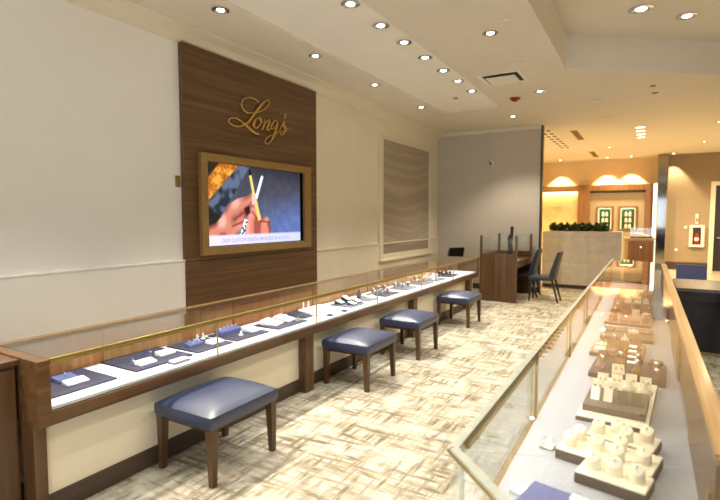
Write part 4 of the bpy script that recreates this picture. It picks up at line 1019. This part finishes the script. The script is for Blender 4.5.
# oak pedestal with glass cube
cbn = thing('oak_pedestal', 'small honey oak cabinet beside the end of the travertine partition', 'cabinet', (-.47, 13.5, 0))
MB().box(0, .62, 0, .5, 0, .10).build('plinth', M['kick'], cbn)
MB().box(0, .62, 0, .5, .10, 1.12, .004).build('body', M['oak'], cbn)
MB().box(.08, .60, -.015, 0, .14, 1.08, .003).build('door', M['oakx'], cbn)
MB().lathe([(.018, 0), (.022, .012), (.012, .02)]).build('knob', M['steel'], cbn, True, (.34, -.016, .92)).rotation_euler = (radians(90), 0, 0)
MB().box(-.02, .64, -.02, .52, 1.12, 1.145, .003).build('top', M['oak'], cbn)
gc = thing('glass_display_box', 'clear glass display box with a dark base on the small oak cabinet', 'display box', (-.36, 13.55, 1.146))
MB().box(0, .48, 0, .36, 0, .035, .003).build('base', M['cocoa'], gc)
MB().prism_y([(.06, .036), (.40, .036), (.40, .06), (.06, .11)], .08, .28).build('riser', M['cream'], gc)
w = MB()
for q in ((0, .48, 0, .006), (0, .48, .354, .36)): w.box(q[0], q[1], q[2], q[3], .036, .24)
for q in ((0, .006), (.474, .48)): w.box(q[0], q[1], .006, .354, .036, .24)
w.box(0, .48, 0, .36, .241, .248); w.build('cover', M['glass'], gc)
MB().tube(smooth_path([(.10, .04, .16), (.18, .06, .125), (.28, .06, .115), (.38, .04, .13)], 5), .006, 6).build('necklace', M['steel'], gc, True)

# fire extinguisher cabinet and wall fittings
fc = thing('extinguisher_cabinet', 'white framed recessed wall cabinet on the beige wall at the right', 'cabinet', (1.12, 18.3, .73))
w = MB()
for q in ((0, .38, 0, .07), (0, .38, .60, .67), (0, .08, .07, .60), (.30, .38, .07, .60)): w.box(q[0], q[1], -.13, -.001, q[2], q[3], .004)
w.build('frame', M['plastic'], fc); MB().box(.08, .30, -.02, -.001, .07, .60).build('back', M['kick'], fc)
fe = thing('fire_extinguisher', 'red fire extinguisher inside the white wall cabinet', 'fire extinguisher', (1.31, 18.225, .801))
MB().lathe([(.055, 0), (.06, .01), (.06, .30), (.045, .34), (.02, .36)], n=20).build('cylinder', M['red'], fe, True)
MB().box(-.02, .02, -.012, .012, .36, .40).tube([(0, 0, .39), (.05, 0, .42)], .008).tube([(0, 0, .40), (.055, 0, .45)], .006).build('valve', M['black'], fe)
MB().tube([(-.015, 0, .385), (-.055, -.01, .36), (-.066, -.01, .28), (-.064, -.01, .16)], .007).build('hose', M['black'], fe, True)
MB().lathe([(.0605, .12), (.0605, .22)], n=20).build('label_band', M['plastic'], fe, True)
sg = thing('extinguisher_sign', 'small upright sign above the fire extinguisher cabinet', 'sign', (1.30, 18.3, 1.44))
MB().box(-.035, .035, -.06, -.001, 0, .30, .002).build('sign_plate', M['plastic'], sg)
MB().prism_y([(-.018, .05), (.018, .05), (.018, .17), (-.018, .17)], -.066, -.0605).build('pictogram', M['red'], sg)
tag(MB().lathe([(.042, 0), (.042, .012), (.026, .02)], n=20).build('thermostat', M['plastic'], None, True, (1.02, 18.299, 1.33)), 'small round white thermostat left of the extinguisher cabinet', 'thermostat').rotation_euler = (radians(90), 0, 0)
tag(MB().lathe([(.042, 0), (.042, .012), (.026, .02)], n=20).build('wall_outlet', M['plastic'], None, True, (.80, 18.299, .62)), 'small round white wall outlet low on the beige wall', 'outlet').rotation_euler = (radians(90), 0, 0)

# ------------------------------------------------------------------ world, camera, view
wd = bpy.data.worlds.new('world'); S.world = wd; wd.use_nodes = True
wd.node_tree.nodes['Background'].inputs[0].default_value = (.80, .88, 1, 1)
wd.node_tree.nodes['Background'].inputs[1].default_value = 2.8
cd = bpy.data.cameras.new('camera'); cam = bpy.data.objects.new('camera', cd); COL.objects.link(cam)
f = 490.0; p = atan(33 / f); yaw = atan(288 * cos(p) / f)
cd.sensor_width = 36; cd.lens = f / 720 * 36; cd.clip_start = .05; cd.clip_end = 100
cam.location = (0, 0, 1.65); cam.rotation_euler = (pi / 2 - p, 0, yaw)
cd.dof.use_dof = True; cd.dof.focus_distance = 3.8; cd.dof.aperture_fstop = 2.2
S.camera = cam
S.view_settings.view_transform = 'Standard'; S.view_settings.look = 'None'; S.view_settings.gamma = 1; S.view_settings.exposure = 0.3
S.view_settings.use_curve_mapping = False
S.cycles.use_denoising = True
S.cycles.transparent_max_bounces = 24
S.cycles.max_bounces = 8
S.cycles.sample_clamp_indirect = 6
S.cycles.caustics_reflective = False; S.cycles.caustics_refractive = False
